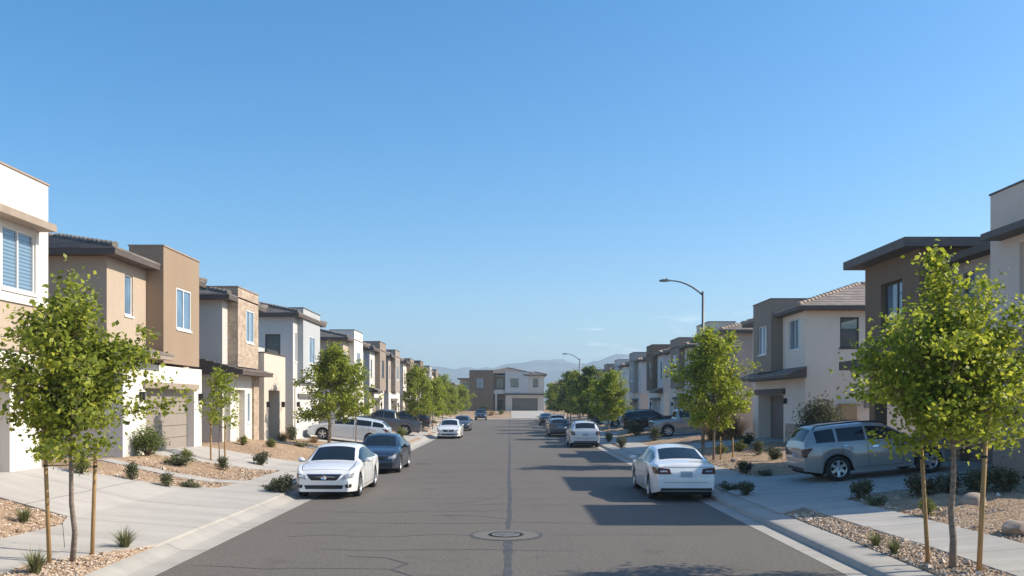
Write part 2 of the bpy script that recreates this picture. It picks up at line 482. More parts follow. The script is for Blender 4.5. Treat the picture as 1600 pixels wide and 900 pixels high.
# road seams and cracks: thin tar-sealed ribbons
def ribbon(name, pts, w, mat, z=.004, jit=.0):
    bm = bmesh.new(); prev = None; rnd = random.Random(len(pts)*7+int(w*1000))
    P = []
    for i in range(len(pts)-1):
        n = max(1, int((Vector(pts[i+1])-Vector(pts[i])).length/.25))
        for k in range(n): P.append(Vector(pts[i]).lerp(Vector(pts[i+1]), k/n))
    P.append(Vector(pts[-1])); off = 0
    for i, p in enumerate(P):
        d = P[min(i+1, len(P)-1)] - P[max(i-1, 0)]; d.normalize(); nrm = Vector((-d.y, d.x))
        off = off*.8 + rnd.uniform(-jit, jit)
        ww = w*rnd.uniform(.6, 1.25)
        a, b = p + nrm*(off+ww/2), p + nrm*(off-ww/2)
        cur = (bm.verts.new((a.x, a.y, z)), bm.verts.new((b.x, b.y, z)))
        if prev: bm.faces.new((prev[0], prev[1], cur[1], cur[0]))
        prev = cur
    return bm
tarbm = bmesh.new()
def addrib(*a, **k):
    b = ribbon(*a, **k); me = bpy.data.meshes.new('t'); b.to_mesh(me); b.free(); tarbm.from_mesh(me); bpy.data.meshes.remove(me)
addrib('', [(-.03, 2), (-.03, 17)], .15, None, jit=.01)
addrib('', [(-.02, 18.5), (.03, 26), (-.03, 34), (.02, 46), (0, 60)], .11, None, jit=.012)
addrib('', [(0, 60), (0, 140)], .09, None, jit=.01)
rc = random.Random(4)
CR = [(yy, rc.uniform(-5.2, -1), rc.uniform(.5, 5), .012+.0006*yy) for yy in (12.2, 15.9, 19.6, 23.1, 27.3, 29.4, 34.6, 41, 44, 50, 54, 63, 67, 77, 82)]
for y, x0, x1, w in CR + list(((13.6, -2.6, -.1, .022), (14.3, -5.4, -2.0, .02), (17.7, -4.6, -.8, .024), (17.75, .8, 4.2, .014), (21.6, -4.8, -.15, .02), (24.6, -3.8, 3.2, .018),
                     (31.5, -4.6, 0, .028), (31.9, 0, 2.6, .02), (38, -5, 4.6, .03), (46.5, -4.6, 5, .035), (58, -5, 5, .04), (71, -5, 4, .05), (88, -5, 5, .06))):
    nn_ = 5; addrib('', [(lerp(x0, x1, q/nn_), y+rc.uniform(-.18, .18)) for q in range(nn_+1)], w, None, jit=.035)
addrib('', [(-2.9, 15.3), (-2.2, 15.2), (-1.7, 14.6), (-1.9, 14.1), (-1.5, 13.6), (-1.45, 12.6)], .035, None, jit=.03)
addrib('', [(-.1, 20.3), (-1.1, 20.9), (-1.9, 21.0)], .03, None, jit=.04)
addrib('', [(-.1, 26), (-.6, 24.6), (-1.2, 23.6), (-2.1, 23.1)], .025, None, jit=.05)
tag(finish('road_cracks', tarbm, M['tar'], recalc=False), kind='structure')

# manhole
mh = empty('manhole', (-.07, 17.8, 0))
tag(mh, 'round iron manhole cover set in a concrete ring in the middle of the road', 'manhole')
def disc(r0, r1, z, n=48, zc=None):
    bm = bmesh.new()
    a = [bm.verts.new((r0*math.cos(2*math.pi*k/n), r0*math.sin(2*math.pi*k/n), z)) for k in range(n)] if r0 else None
    b = [bm.verts.new((r1*math.cos(2*math.pi*k/n), r1*math.sin(2*math.pi*k/n), z)) for k in range(n)]
    if a:
        for k in range(n): bm.faces.new((a[k], b[k], b[(k+1) % n], a[(k+1) % n]))
    else: bm.faces.new(b)
    return bm
finish('collar', disc(.36, .69, .008), M['collar'], mh)
finish('joint', disc(.67, .76, .0055), M['tar'], mh)
bm = disc(0, .29, .016)
for k in range(-3, 4):
    h = math.sqrt(.26**2-(k*.07)**2); box(bm, -h, h, k*.07-.012, k*.07+.012, .016, .024)
cv = finish('cover', bm, M['iron'], mh)
bm = bmesh.new(); lathe(bm, [(.004, .37), (.018, .365), (.018, .30), (.004, .295)], axis='z', n=40)
finish('ring', bm, M['under'], mh)

# ------------------------------------------------------------------ houses
class House:
    def __init__(s, name, loc, A, D, label, cat='house', group=None):
        s.root = empty(name, loc); tag(s.root, label, cat, group)
        s.A = Vector(A); s.D = Vector(D); s.parts = {}; s.loc = Vector(loc)
        s.caps = bmesh.new(); s.ncap = 0
    def P(s, a, d, z): return s.A*a + s.D*d + Vector((0, 0, z))
    def bmof(s, part, mat):
        k = (part, mat.name, id(mat))
        if k not in s.parts: s.parts[k] = (bmesh.new(), mat)
        return s.parts[k][0]
    def panel(s, bm, F, u0, u1, v0, v1, holes):
        us = sorted({u0, u1, *[h[0] for h in holes], *[h[1] for h in holes]}); vs = sorted({v0, v1, *[h[2] for h in holes], *[h[3] for h in holes]})
        for i in range(len(us)-1):
            for j in range(len(vs)-1):
                cu, cv_ = (us[i]+us[i+1])/2, (vs[j]+vs[j+1])/2
                if any(h[0] < cu < h[1] and h[2] < cv_ < h[3] for h in holes): continue
                quad(bm, [F(us[i], vs[j], 0), F(us[i+1], vs[j], 0), F(us[i+1], vs[j+1], 0), F(us[i], vs[j+1], 0)])
        for h in holes:
            dp = h[5]; a, b, c, e = h[:4]
            for p, q in (((a, c), (b, c)), ((b, c), (b, e)), ((b, e), (a, e)), ((a, e), (a, c))):
                quad(bm, [F(*p, 0), F(*q, 0), F(*q, -dp), F(*p, -dp)])
            s.fill(F, h)
    def slab(s, bm, F, u0, u1, v0, v1, w0, w1):
        box(bm, u0, u1, v0, v1, w0, w1, T=lambda x, y, z: F(x, y, z))
    def fill(s, F, h):
        a, b, c, e, kind, dp = h[:6]; opt = h[6] if len(h) > 6 else {}
        g = .004
        if kind == 'win':
            bm = bmesh.new(); s.slab(bm, F, a+g, b-g, c+g, e-g, -dp-.03, -dp+.004)
            w = finish('window', bm, opt.get('glass', M['glass_b']), s.root)
            bm = bmesh.new(); t = opt.get('t', .055); fd = .045
            s.slab(bm, F, a+g, a+t, c+g, e-g, -dp-.02, -dp+fd); s.slab(bm, F, b-t, b-g, c+g, e-g, -dp-.02, -dp+fd)
            s.slab(bm, F, a+t, b-t, c+g, c+t, -dp-.02, -dp+fd); s.slab(bm, F, a+t, b-t, e-t, e-g, -dp-.02, -dp+fd)
            if opt.get('mull', True):
                m = lerp(a, b, opt.get('m', .5)); s.slab(bm, F, m-.03, m+.03, c+t, e-t, -dp-.02, -dp+fd-.006)
            finish('frame', bm, opt.get('frame', M['frame']), w)
            if opt.get('sill', True):
                bm = bmesh.new(); s.slab(bm, F, a-.05, b+.05, c-.07, c-.002, -dp+.01, .035)
                finish('sill', bm, opt.get('frame', M['frame']), w)
        elif kind == 'garage':
            bm = bmesh.new(); n = 5
            for k in range(n):
                z0, z1 = lerp(c, e, k/n), lerp(c, e, (k+1)/n)
                s.slab(bm, F, a+.03, b-.03, z0+.008, z1-.008, -dp-.05, -dp+.02)
            s.slab(bm, F, a+.01, b-.01, c-.3, e-.004, -dp-.08, -dp-.045)
            finish('garage_door', bm, opt.get('mat', M['garage']), s.root)
        elif kind == 'door':
            bm = bmesh.new(); s.slab(bm, F, a-.0+g, b-g, c-.2, e-g, -dp-.06, -dp)
            m = (a+b)/2; dw = min(.5, (b-a)/2-.05)
            finish('porch_wall', bm, opt.get('back', M['trim_l']), s.root)
            bm = bmesh.new(); s.slab(bm, F, m-dw, m+dw, c+.02, min(e-.15, c+2.15), -dp+.004, -dp+.05)
            for z0, z1 in ((.2, .9), (1.05, 1.95)): s.slab(bm, F, m-dw+.15, m+dw-.15, c+z0, c+z1, -dp+.04, -dp+.065)
            dr = finish('door', bm, opt.get('mat', M['door']), s.root)
            bm = bmesh.new(); s.slab(bm, F, m+dw-.12, m+dw-.07, c+.95, c+1.15, -dp+.05, -dp+.10)
            finish('handle', bm, M['metal'], dr)
    def vol(s, part, mat, d0, d1, a0, a1, z0, z1, front=(), near=(), far=(), cap=None):
        bm = s.bmof(part, mat)
        s.panel(bm, lambda u, v, w: s.P(u, d1+w, v), a0, a1, z0, z1, list(front))
        s.panel(bm, lambda u, v, w: s.P(a0-w, u, v), d0, d1, z0, z1, list(near))
        s.panel(bm, lambda u, v, w: s.P(a1+w, u, v), d0, d1, z0, z1, list(far))
        quad(bm, [s.P(a0, d0, z0), s.P(a1, d0, z0), s.P(a1, d0, z1), s.P(a0, d0, z1)])
        quad(bm, [s.P(a0, d0, z1), s.P(a1, d0, z1), s.P(a1, d1, z1), s.P(a0, d1, z1)])
        quad(bm, [s.P(a0, d0, z0), s.P(a1, d0, z0), s.P(a1, d1, z0), s.P(a0, d1, z0)])
        if cap is not None:
            s.bx('parapet_cap', cap, d0-.03, d1+.03, a0-.03, a1+.03, z1+.002, z1+.05)
    def bx(s, part, mat, d0, d1, a0, a1, z0, z1):
        box(s.bmof(part, mat), a0, a1, d0, d1, z0, z1, T=lambda a, d, z: s.P(a, d, z))
    def hip(s, mat, fmat, d0, d1, a0, a1, z, slope=.3, ov=.45, th=.2, gable=False):
        d0 -= ov; d1 += ov; a0 -= ov; a1 += ov
        bm = bmesh.new(); half = min(d1-d0, a1-a0)/2; N = max(3, int(half/.36))
        def ring(t):
            i = half*t
            return [(a0+i, d0+i), (a1-i, d0+i), (a1-i, d1-i), (a0+i, d1-i)]
        zt_ = lambda t: z + th + half*t*slope
        for k in range(N):
            t0, t1 = k/N, (k+1)/N*.9999
            r0, r1 = ring(t0), ring(t1)
            lo = [s.P(*p, zt_(t0)+.035) for p in r0]; hi = [s.P(*p, zt_(t1)) for p in r1]; base = [s.P(*p, zt_(t0)-.03) for p in r0]
            for i in range(4):
                j = (i+1) % 4
                quad(bm, [lo[i], lo[j], hi[j], hi[i]]); quad(bm, [base[i], base[j], lo[j], lo[i]])
        # ridge and hip cap tiles
        r0, r1 = ring(0), ring(.9999)
        lines = [(s.P(*r0[i], zt_(0)), s.P(*r1[i], zt_(1))) for i in range(4)]
        if a1-a0 > d1-d0: lines.append((s.P(*r1[0], zt_(1)), s.P(*r1[1], zt_(1))))
        else: lines.append((s.P(*r1[0], zt_(1)), s.P(*r1[3], zt_(1))))
        for p, q in lines:
            L = (q-p).length; n = int(L/.38)
            for k in range(n):
                u, v = p.lerp(q, k/n), p.lerp(q, min(1, (k+1.15)/n))
                u = u + Vector((0, 0, .075)); v = v + Vector((0, 0, .035))
                tube(bm, [u, v], [.105, .085], n=6)
        rf = finish('roof', bm, mat, s.root, recalc=False)
        bm = bmesh.new()
        box(bm, a0+.012, a1-.012, d0+.012, d1-.012, z, z+th-.012, T=lambda a, d, zz: s.P(a, d, zz))
        finish('fascia', bm, fmat, rf)
    def pent(s, mat, fmat, d0, d1, a0, a1, zl, zh, th=.14, near_slope=0):
        """lean-to roof sloping down towards the street"""
        bm = bmesh.new(); N = max(2, int((d1-d0)/.3))
        for k in range(N):
            t0, t1 = k/N, (k+1)/N
            da, db = lerp(d1, d0, t0), lerp(d1, d0, t1); za, zb = lerp(zl, zh, t0), lerp(zl, zh, t1)
            aa0 = a0 + near_slope*t0; ab0 = a0 + near_slope*t1
            lo = [s.P(aa0, da, za+.03), s.P(a1, da, za+.03)]; hi = [s.P(a1, db, zb), s.P(ab0, db, zb)]
            quad(bm, lo+hi); quad(bm, [s.P(aa0, da, za-.04), s.P(a1, da, za-.04), lo[1], lo[0]])
            quad(bm, [s.P(aa0, da, za-.04), lo[0], hi[1], s.P(ab0, db, zb-.04)])
        rf = finish('porch_roof', bm, mat, s.root)
        bm = bmesh.new()
        pts = [(d1-.02, zl-.03), (d1-.02, zl-.03-th), (d0, zl-.03-th), (d0, zh-.03)]
        r0 = [bm.verts.new(s.P(a0+.02, d, z)) for d, z in pts]; r1 = [bm.verts.new(s.P(a1-.02, d, z)) for d, z in pts]
        for k in range(4): bm.faces.new((r0[k], r1[k], r1[(k+1) % 4], r0[(k+1) % 4]))
        bm.faces.new(r0); bm.faces.new(r1[::-1])
        finish('fascia', bm, fmat, rf)
    def sconce(s, a, d, z):
        bm = bmesh.new()
        box(bm, a-.05, a+.05, d, d+.03, z-.08, z+.12, T=lambda x, y, w: s.P(x, y, w))
        box(bm, a-.06, a+.06, d+.03, d+.16, z-.16, z+.1, T=lambda x, y, w: s.P(x, y, w))
        box(bm, a-.08, a+.08, d+.01, d+.18, z+.1, z+.125, T=lambda x, y, w: s.P(x, y, w))
        finish('porch_lamp', bm, M['lamp'], s.root)
    def done(s):
        s.caps.free()
        for (part, _, _), (bm, mat) in s.parts.items():
            finish(part, bm, mat, s.root, recalc=True)

WHITE = (.74, .69, .62); CREAM = (.63, .55, .46); BEIGE = (.47, .375, .285); TAN = (.335, .245, .170); GREY = (.36, .345, .33)
LGREY = (.56, .545, .525); BROWN = (.215, .15, .105); TAUPE = (.31, .245, .195); PINK = (.67, .56, .475); OFFW = (.81, .70, .59)
W = lambda a, b, c, e, dp=.09, **o: (a, b, c, e, 'win', dp, o)
G = lambda a, b, c, e, dp=.35, **o: (a, b, c, e, 'garage', dp, o)
DR = lambda a, b, c, e, dp=1.2, **o: (a, b, c, e, 'door', dp, o)
PADL, PADR = 1.05, .78
DL, DRt, AY = (1, 0, 0), (-1, 0, 0), (0, 1, 0)

# --- left 1
h = House('stucco_house', (-12, 12, PADL), AY, DL, 'white stucco house cut off by the left edge, tan canopy over its upstairs window')
h.vol('wall', stucco(WHITE), -9, 0, 0, 10.2, 4.15, 7.35, front=[W(8.2, 9.62, 4.45, 5.95, glass=M['glass']), W(2.5, 4.3, 4.45, 5.95, glass=M['glass'])], cap=M['trim_l'])
h.bx('canopy', M['trim_l'], -.05, .45, 1.9, 9.78, 6.06, 6.24)
h.vol('accent_wall', stucco(BEIGE), -8.95, -.05, .05, 10.15, 3.0, 4.149)
h.vol('lower_wall', stucco(sc(WHITE, .99)), -8.9, -.12, .1, 10.1, -1, 3.001, front=[G(3.9, 8.7, 0, 2.2)])
h.bx('header', M['trim_l'], -.12, -.06, 3.7, 8.9, 2.22, 2.42); h.sconce(9.1, -.12, 1.9)
h.done()
# --- left 2
h = House('stucco_house', (-12, 26.7, PADL), AY, DL, 'beige stucco house with a tall tan box bay over its taupe garage')
h.vol('wall', stucco(BEIGE), -10, -.6, 0, 6.85, 3.0, 6.3, front=[W(1.25, 1.85, 4.6, 5.95, mull=False)])
h.vol('lower_wall', stucco(WHITE), -9.95, -.12, .05, 6.9, -1, 3.02, front=[G(1.75, 6.1, 0, 2.2, .3)])
h.vol('accent_wall', stucco(TAN), -1.2, 0, 2.9, 6.3, 3.1, 7.15, front=[W(4.05, 5.45, 4.4, 5.88, .05)], cap=M['trim_l'])
h.bx('header', M['trim_l'], -.12, -.03, 1.5, 6.4, 2.22, 2.42); h.sconce(1.3, -.12, 1.95); h.sconce(6.6, -.12, 1.95)
h.hip(M['tile'], M['trim'], -10, -.6, 0, 6.85, 6.3, .27, .5)
h.pent(M['tile'], M['trim_l'], -.6, .4, -.1, 2.86, 3.35, 3.62)
h.done()
# --- left 3
h = House('stucco_house', (-12, 36.4, PADL), AY, DL, 'grey white house with a stacked stone box bay above a sloping porch roof')
h.vol('wall', stucco((.58, .54, .49)), -10, -.25, 0, 4.7, -1, 6.1)
h.vol('stone_cladding', M['stone'], -1.2, .2, .7, 3.7, 3.3, 6.75, front=[W(1.85, 3.0, 4.45, 5.9, .05)], cap=M['trim_l'])
h.vol('lower_wall', stucco(WHITE), -5, 0, .3, 4.2, -1, 3.05, front=[DR(1.0, 2.3, 0, 2.3, 1.0), W(2.7, 3.1, .8, 2.2, .06, mull=False)])
h.vol('stone_column', M['stone'], -.6, .1, 3.35, 4.15, -1, 3.0)
h.hip(M['tile'], M['trim'], -10, -.25, 0, 4.7, 6.1, .27, .45)
h.pent(M['tile_d'], M['trim'], -3.0, .75, -.35, 4.3, 3.1, 4.1, near_slope=0)
h.done()
# --- left 4
h = House('stucco_house', (-12, 41.4, .8), AY, DL, 'white house with a flat cream entry porch and a pale grey box bay')
h.vol('porch', stucco(CREAM), -4, .1, 0, 3.9, -1, 4.4, front=[DR(.75, 2.8, 0, 2.6, 1.3, back=stucco(CREAM))], cap=M['trim'])
h.sconce(.45, .1, 1.9); h.sconce(3.2, .1, 1.9)
h.vol('wall', stucco(LGREY), -10, -.05, 6.1, 12.2, -1, 6.75, near=[(-1.6, -.75, 4.4, 5.8, 'win', .08, dict(glass=M['glass_d'], frame=M['frame_d'], mull=False))], front=[W(6.6, 7.0, 4.3, 5.9, mull=False)])
h.vol('lower_wall', stucco(WHITE), -9, .02, 6.4, 12.1, -1, 3.1, front=[G(7.0, 11.4, 0, 2.25, mat=M['garage_w'])])
h.vol('connecting_wall', stucco(LGREY), -9, -1.6, 3.5, 6.3, -1, 5.0)
h.vol('accent_wall', stucco((.44, .45, .45)), -1.4, .28, 7.1, 11.4, 3.15, 7.35, front=[W(8.6, 10.0, 4.3, 5.9, .05)], cap=M['dark_slab'])
h.bx('header', M['dark_slab'], .02, .1, 6.8, 11.6, 2.27, 2.5); h.sconce(6.7, .02, 1.9)
h.hip(M['tile'], M['trim'], -10, -.05, 6.1, 12.2, 6.75, .26, .45)
h.done()
# --- left row beyond
def row_house(y, side, c_wall, c_low, boxmat, gar, tile, label, Xf, pad, bh=7.1, eave=6.3, flip=False, ln=8.6, detail=True):
    D = DL if side < 0 else DRt
    if side > 0: c_wall = tuple(min(.8, v*1.2) for v in c_wall); c_low = tuple(min(.8, v*1.2) for v in c_low)  # right row: wall colours lightened, standing in for bounce light from the sunlit street
    h = House('stucco_house', (side*Xf, y, pad), AY, D, label, group='stucco houses along the street')
    b0 = 2.0 if not flip else 2.9
    wm = dict(glass=M['glass_m'], frame=M['frame_d'] if flip else M['frame'])
    h.vol('wall', stucco(c_wall), -9.5, 0, 0, ln, 3.0, eave, front=[W(.7, 1.25, 4.3, 5.8, .07, mull=False, **wm), W(7.0, 7.9, 4.4, 5.8, .07, **wm)],
          near=[(-3.2, -2.2, 4.4, 5.8, 'win', .08, dict(glass=M['glass_d'], frame=M['frame_d'], mull=False))])
    h.vol('lower_wall', stucco(c_low), -9.45, -.05 if flip else .05, .03, ln-.03, -1, 3.05, front=[G(1.7, 6.2, 0, 2.25, .4, mat=gar), W(6.9, 7.7, .9, 2.2, .07, **wm)])
    h.vol('stone_cladding' if boxmat in (M['stone'], M['stone_g']) else 'accent_wall', boxmat, -1.4, .45, b0, b0+3.7, 3.2, bh, front=[W(b0+1.1, b0+2.5, 4.4, 5.9, .05, **wm)], cap=M['dark_slab'])
    h.bx('header', M['dark_slab'], .05, .14, 1.5, 6.4, 2.27, 2.5)
    h.hip(tile, M['trim'], -9.5, 0, 0, ln, eave, .26, .45)
    if flip: h.pent(tile, M['trim'], 0, .75, .0, b0-.03, 3.1, 3.4)
    h.sconce(6.55, .05 if not flip else -.05, 1.9)
    h.done()
lab = lambda n, s: f'{s}, {n} in the left row'
row_house(61.5, -1, (.46, .39, .31), WHITE, stucco(WHITE), M['garage'], M['tile'], lab('fifth', 'beige house with a tall white box bay'), 12, .74, bh=.3+7.15, eave=6.55)
row_house(73.2, -1, LGREY, WHITE, stucco(TAUPE), M['garage'], M['tile'], lab('sixth', 'pale grey house with a taupe box bay and brown parapet'), 12, .74, bh=.3+7.2, eave=6.55, flip=True)
row_house(84.4, -1, (.42, .36, .30), WHITE, M['stone_g'], M['garage_b'], M['tile'], lab('seventh', 'beige house with a grey stone box bay'), 12, .74, bh=.3+7.1, eave=6.55)
row_house(96.5, -1, OFFW, CREAM, stucco(TAUPE), M['garage'], M['tile_d'], lab('eighth', 'off white house with a taupe box bay'), 12, .74, bh=.3+6.9, eave=6.55, flip=True)
row_house(108.5, -1, LGREY, WHITE, stucco(BROWN), M['garage'], M['tile'], lab('ninth', 'light grey house with a dark brown box bay'), 12, .74, bh=.3+7.2, eave=6.55)
row_house(120.5, -1, CREAM, CREAM, stucco(GREY), M['garage_b'], M['tile'], lab('tenth', 'cream house with a dark grey box bay'), 12, .74, bh=.3+7.1, eave=6.55, flip=True)
row_house(132.5, -1, OFFW, WHITE, stucco(TAUPE), M['garage'], M['tile_d'], lab('last', 'off white house with a taupe box bay'), 12, .74, bh=.3+7.0, eave=6.55)

# --- right 1
h = House('modern_house', (14.3, 19.8, PADR), AY, DRt, 'brown and grey modern house with flat overhanging roofs behind the silver SUV')
h.vol('tower_wall', stucco(PINK), -8, 1.0, 0, 3.8, 3.9, 7.7, front=[W(.5, 2.45, 4.6, 6.15, .16, glass=M['glass_m'], frame=M['frame'])], cap=M['dark_slab'])
h.bx('canopy', M['dark_slab'], .95, 1.55, .2, 3.3, 6.36, 6.54)
h.vol('tower_base', stucco(TAUPE), -7.95, .96, .04, 3.76, -1, 3.899, front=[W(.8, 2.2, .9, 2.4)])
h.vol('wall', stucco((.46, .395, .34)), -9, 0, 3.7, 8.1, 3.0, 6.4, front=[W(6.45, 7.05, 5.1, 6.05, .1, mull=False, glass=M['glass_m'], frame=M['frame_d'])])
h.bx('roof', M['trim'], -9.4, .5, 3.85, 7.86, 6.405, 6.63)
h.vol('accent_wall', stucco(BROWN), -4, 1.0, 7.9, 12.1, 3.55, 7.0, front=[W(9.1, 10.75, 4.6, 6.2, .22, glass=M['glass_m'], frame=M['frame_d'], m=.45)])
h.bx('flat_roof', M['dark_slab'], -6.5, 1.65, 7.5, 12.55, 7.004, 7.30)
h.bx('ledge', M['trim'], -.9, 1.75, 7.95, 12.7, 3.22, 3.54)
h.vol('lower_wall', stucco(sc(BROWN, 1.25)), -9, -.9, 3.72, 12.05, -1, 3.2, front=[G(4.0, 9.0, 0, 2.3, .3, mat=M['garage_b']), W(10.2, 11.3, .9, 2.2)], near=[(-3, -2, .9, 2.2, 'win', .08, {})])
h.bx('post', stucco(BROWN), .45, .9, 11.5, 11.98, -1, 3.22)
h.done()
# --- right 2
h = House('stucco_house', (14, 40.4, PADR), AY, DRt, 'off white house with dark taupe box bay and big tiled roof, right of street lamp')
h.vol('wall', stucco(OFFW), -9.5, 0, 0, 8.7, -1, 6.35, front=[W(.75, 2.4, 4.6, 6.1, .09, glass=M['glass_m']), G(3.2, 7.6, 0, 2.4, .7, mat=M['garage_b'])],
      near=[(-2.55, -1.65, 4.6, 6.05, 'win', .08, dict(glass=M['glass_d'], frame=M['frame_d'], mull=False)), (-8, -7, 1, 2.2, 'win', .08, {})])
h.vol('accent_wall', stucco(TAUPE), -1.4, .6, 3.3, 6.5, 3.6, 7.3, front=[W(4.1, 5.6, 4.55, 6.05, .1, glass=M['glass_m'])], cap=M['dark_slab'])
h.bx('header', M['trim'], 0, .16, 2.9, 7.9, 2.42, 2.72); h.sconce(2.7, 0, 2.1)
h.vol('stone_wainscot', M['stone'], -1.0, .06, -.06, 2.75, -1, .95)
h.hip(M['tile_l'], M['trim'], -9.5, 0, 0, 8.7, 6.35, .34, .5)
h.pent(M['tile'], M['trim'], .0, .95, -.25, 8.2, 3.35, 3.72)
bm = bmesh.new(); box(bm, -2.35, -1.6, -.26, -.002, .95, 1.9, T=lambda d, a, z: h.P(a, d, z)); box(bm, -2.40, -1.55, -.3, -.002, 1.902, 1.95, T=lambda d, a, z: h.P(a, d, z))
box(bm, -2.05, -1.98, -.1, -.004, -.6, .948, T=lambda d, a, z: h.P(a, d, z))
ub = finish('utility_box', bm, M['util'], h.root)
bm = bmesh.new(); box(bm, -3.0, -2.8, -.14, -.002, 1.75, 2.3, T=lambda d, a, z: h.P(a, d, z)); finish('meter', bm, M['metal'], h.root)
h.done()
labr = lambda n, s: f'{s}, {n} in the right row'
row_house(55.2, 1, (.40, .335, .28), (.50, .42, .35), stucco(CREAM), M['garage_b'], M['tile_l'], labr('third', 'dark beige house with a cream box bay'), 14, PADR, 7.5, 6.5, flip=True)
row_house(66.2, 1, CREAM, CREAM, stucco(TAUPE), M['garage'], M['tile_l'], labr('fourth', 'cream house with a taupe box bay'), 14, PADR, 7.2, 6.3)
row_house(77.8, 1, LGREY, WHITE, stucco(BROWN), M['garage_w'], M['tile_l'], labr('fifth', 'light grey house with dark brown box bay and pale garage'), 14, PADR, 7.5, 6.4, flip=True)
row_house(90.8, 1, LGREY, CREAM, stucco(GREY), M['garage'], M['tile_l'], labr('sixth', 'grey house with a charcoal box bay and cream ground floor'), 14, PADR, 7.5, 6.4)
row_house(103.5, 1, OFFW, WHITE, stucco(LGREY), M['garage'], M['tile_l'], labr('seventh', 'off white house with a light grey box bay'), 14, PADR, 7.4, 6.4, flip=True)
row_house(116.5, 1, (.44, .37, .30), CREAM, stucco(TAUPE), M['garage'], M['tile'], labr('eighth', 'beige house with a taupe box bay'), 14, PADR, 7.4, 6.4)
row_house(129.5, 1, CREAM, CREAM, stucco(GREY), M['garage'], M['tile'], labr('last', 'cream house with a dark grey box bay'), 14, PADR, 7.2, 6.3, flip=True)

# --- end house, facing down the street
h = House('modern_house', (-7.8, 160, 1.3), (1, 0, 0), (0, -1, 0), 'two storey house closing the end of the street, brown wing and wide double garage')
h.vol('accent_wall', stucco(BROWN), -8, .6, .3, 4.8, -1.5, 7.6, front=[W(1.6, 3.0, 4.2, 6.2, .1, glass=M['glass_m'], frame=M['frame_d'])], cap=M['dark_slab'])
h.bx('canopy', M['dark_slab'], -2, .9, -1.9, .28, 5.9, 6.15)
h.vol('side_wing', stucco(CREAM), -7, -.6, -1.5, .4, -1.5, 5.9, front=[W(-1.1, .1, 1, 2.3), W(-1.1, .1, 4, 5.4)])
h.vol('wall', stucco(sc(BROWN, 1.4)), -9, -1.2, 4.7, 7.2, -1.5, 6.6, front=[W(5.3, 6.7, 4.2, 6.2, .1, glass=M['glass_d'], frame=M['frame_d']), DR(5.5, 6.6, 0, 2.4, .4)])
h.bx('balcony', stucco(LGREY), -1.2, .1, 4.82, 6.96, 3.2, 4.0)
h.bx('post', stucco(CREAM), -.3, .05, 5.1, 5.5, -1.5, 3.2)
h.vol('bay_wall', stucco(LGREY), -8, .5, 7.0, 11.4, 3.3, 7.3, front=[W(8.0, 9.5, 4.5, 6.1, .08, glass=M['glass_d'], frame=M['frame_d'])])
h.vol('right_wall', stucco(CREAM), -8, .2, 11.3, 14.3, 3.0, 6.6, front=[W(12.2, 13.2, 4.5, 6.1, .08, glass=M['glass_d'], frame=M['frame_d'])])
h.vol('lower_wall', stucco(CREAM), -8, .25, 7.05, 14.25, -1.5, 2.99, front=[G(8.3, 13.1, 0, 2.4, .3, mat=M['garage_b'])])
h.bx('ledge', M['trim'], .2, .75, 7.0, 14.3, 2.995, 3.25)
h.hip(M['tile'], M['trim'], -9, .2, 11.0, 14.3, 6.6, .25, .5)
h.hip(M['tile'], M['trim'], -9, -.6, 3.4, 11.6, 6.9, .25, .5)
h.done()
for x, y, c, lb in ((11.5, 176, (.50, .34, .22), 'tan house half hidden right of the house at the end of the street'), (-17.5, 172, (.42, .33, .24), 'tan house half hidden left of the house at the end of the street')):
    h = House('stucco_house', (x, y, 1.3), (1, 0, 0), (0, -1, 0), lb, group='stucco houses along the street')
    h.vol('wall', stucco(c), -8, 0, -3.0, 6, -1.5, 5.2, front=[W(-1, .6, 3.4, 4.8, .08, frame=M['frame_d'], glass=M['glass_d']), W(2.6, 4.2, 3.4, 4.8, .08, frame=M['frame_d'], glass=M['glass_d'])])
    h.hip(M['tile_l'], M['trim'], -8, 0, -3.0, 6, 5.2, .22, .5)
    h.done()

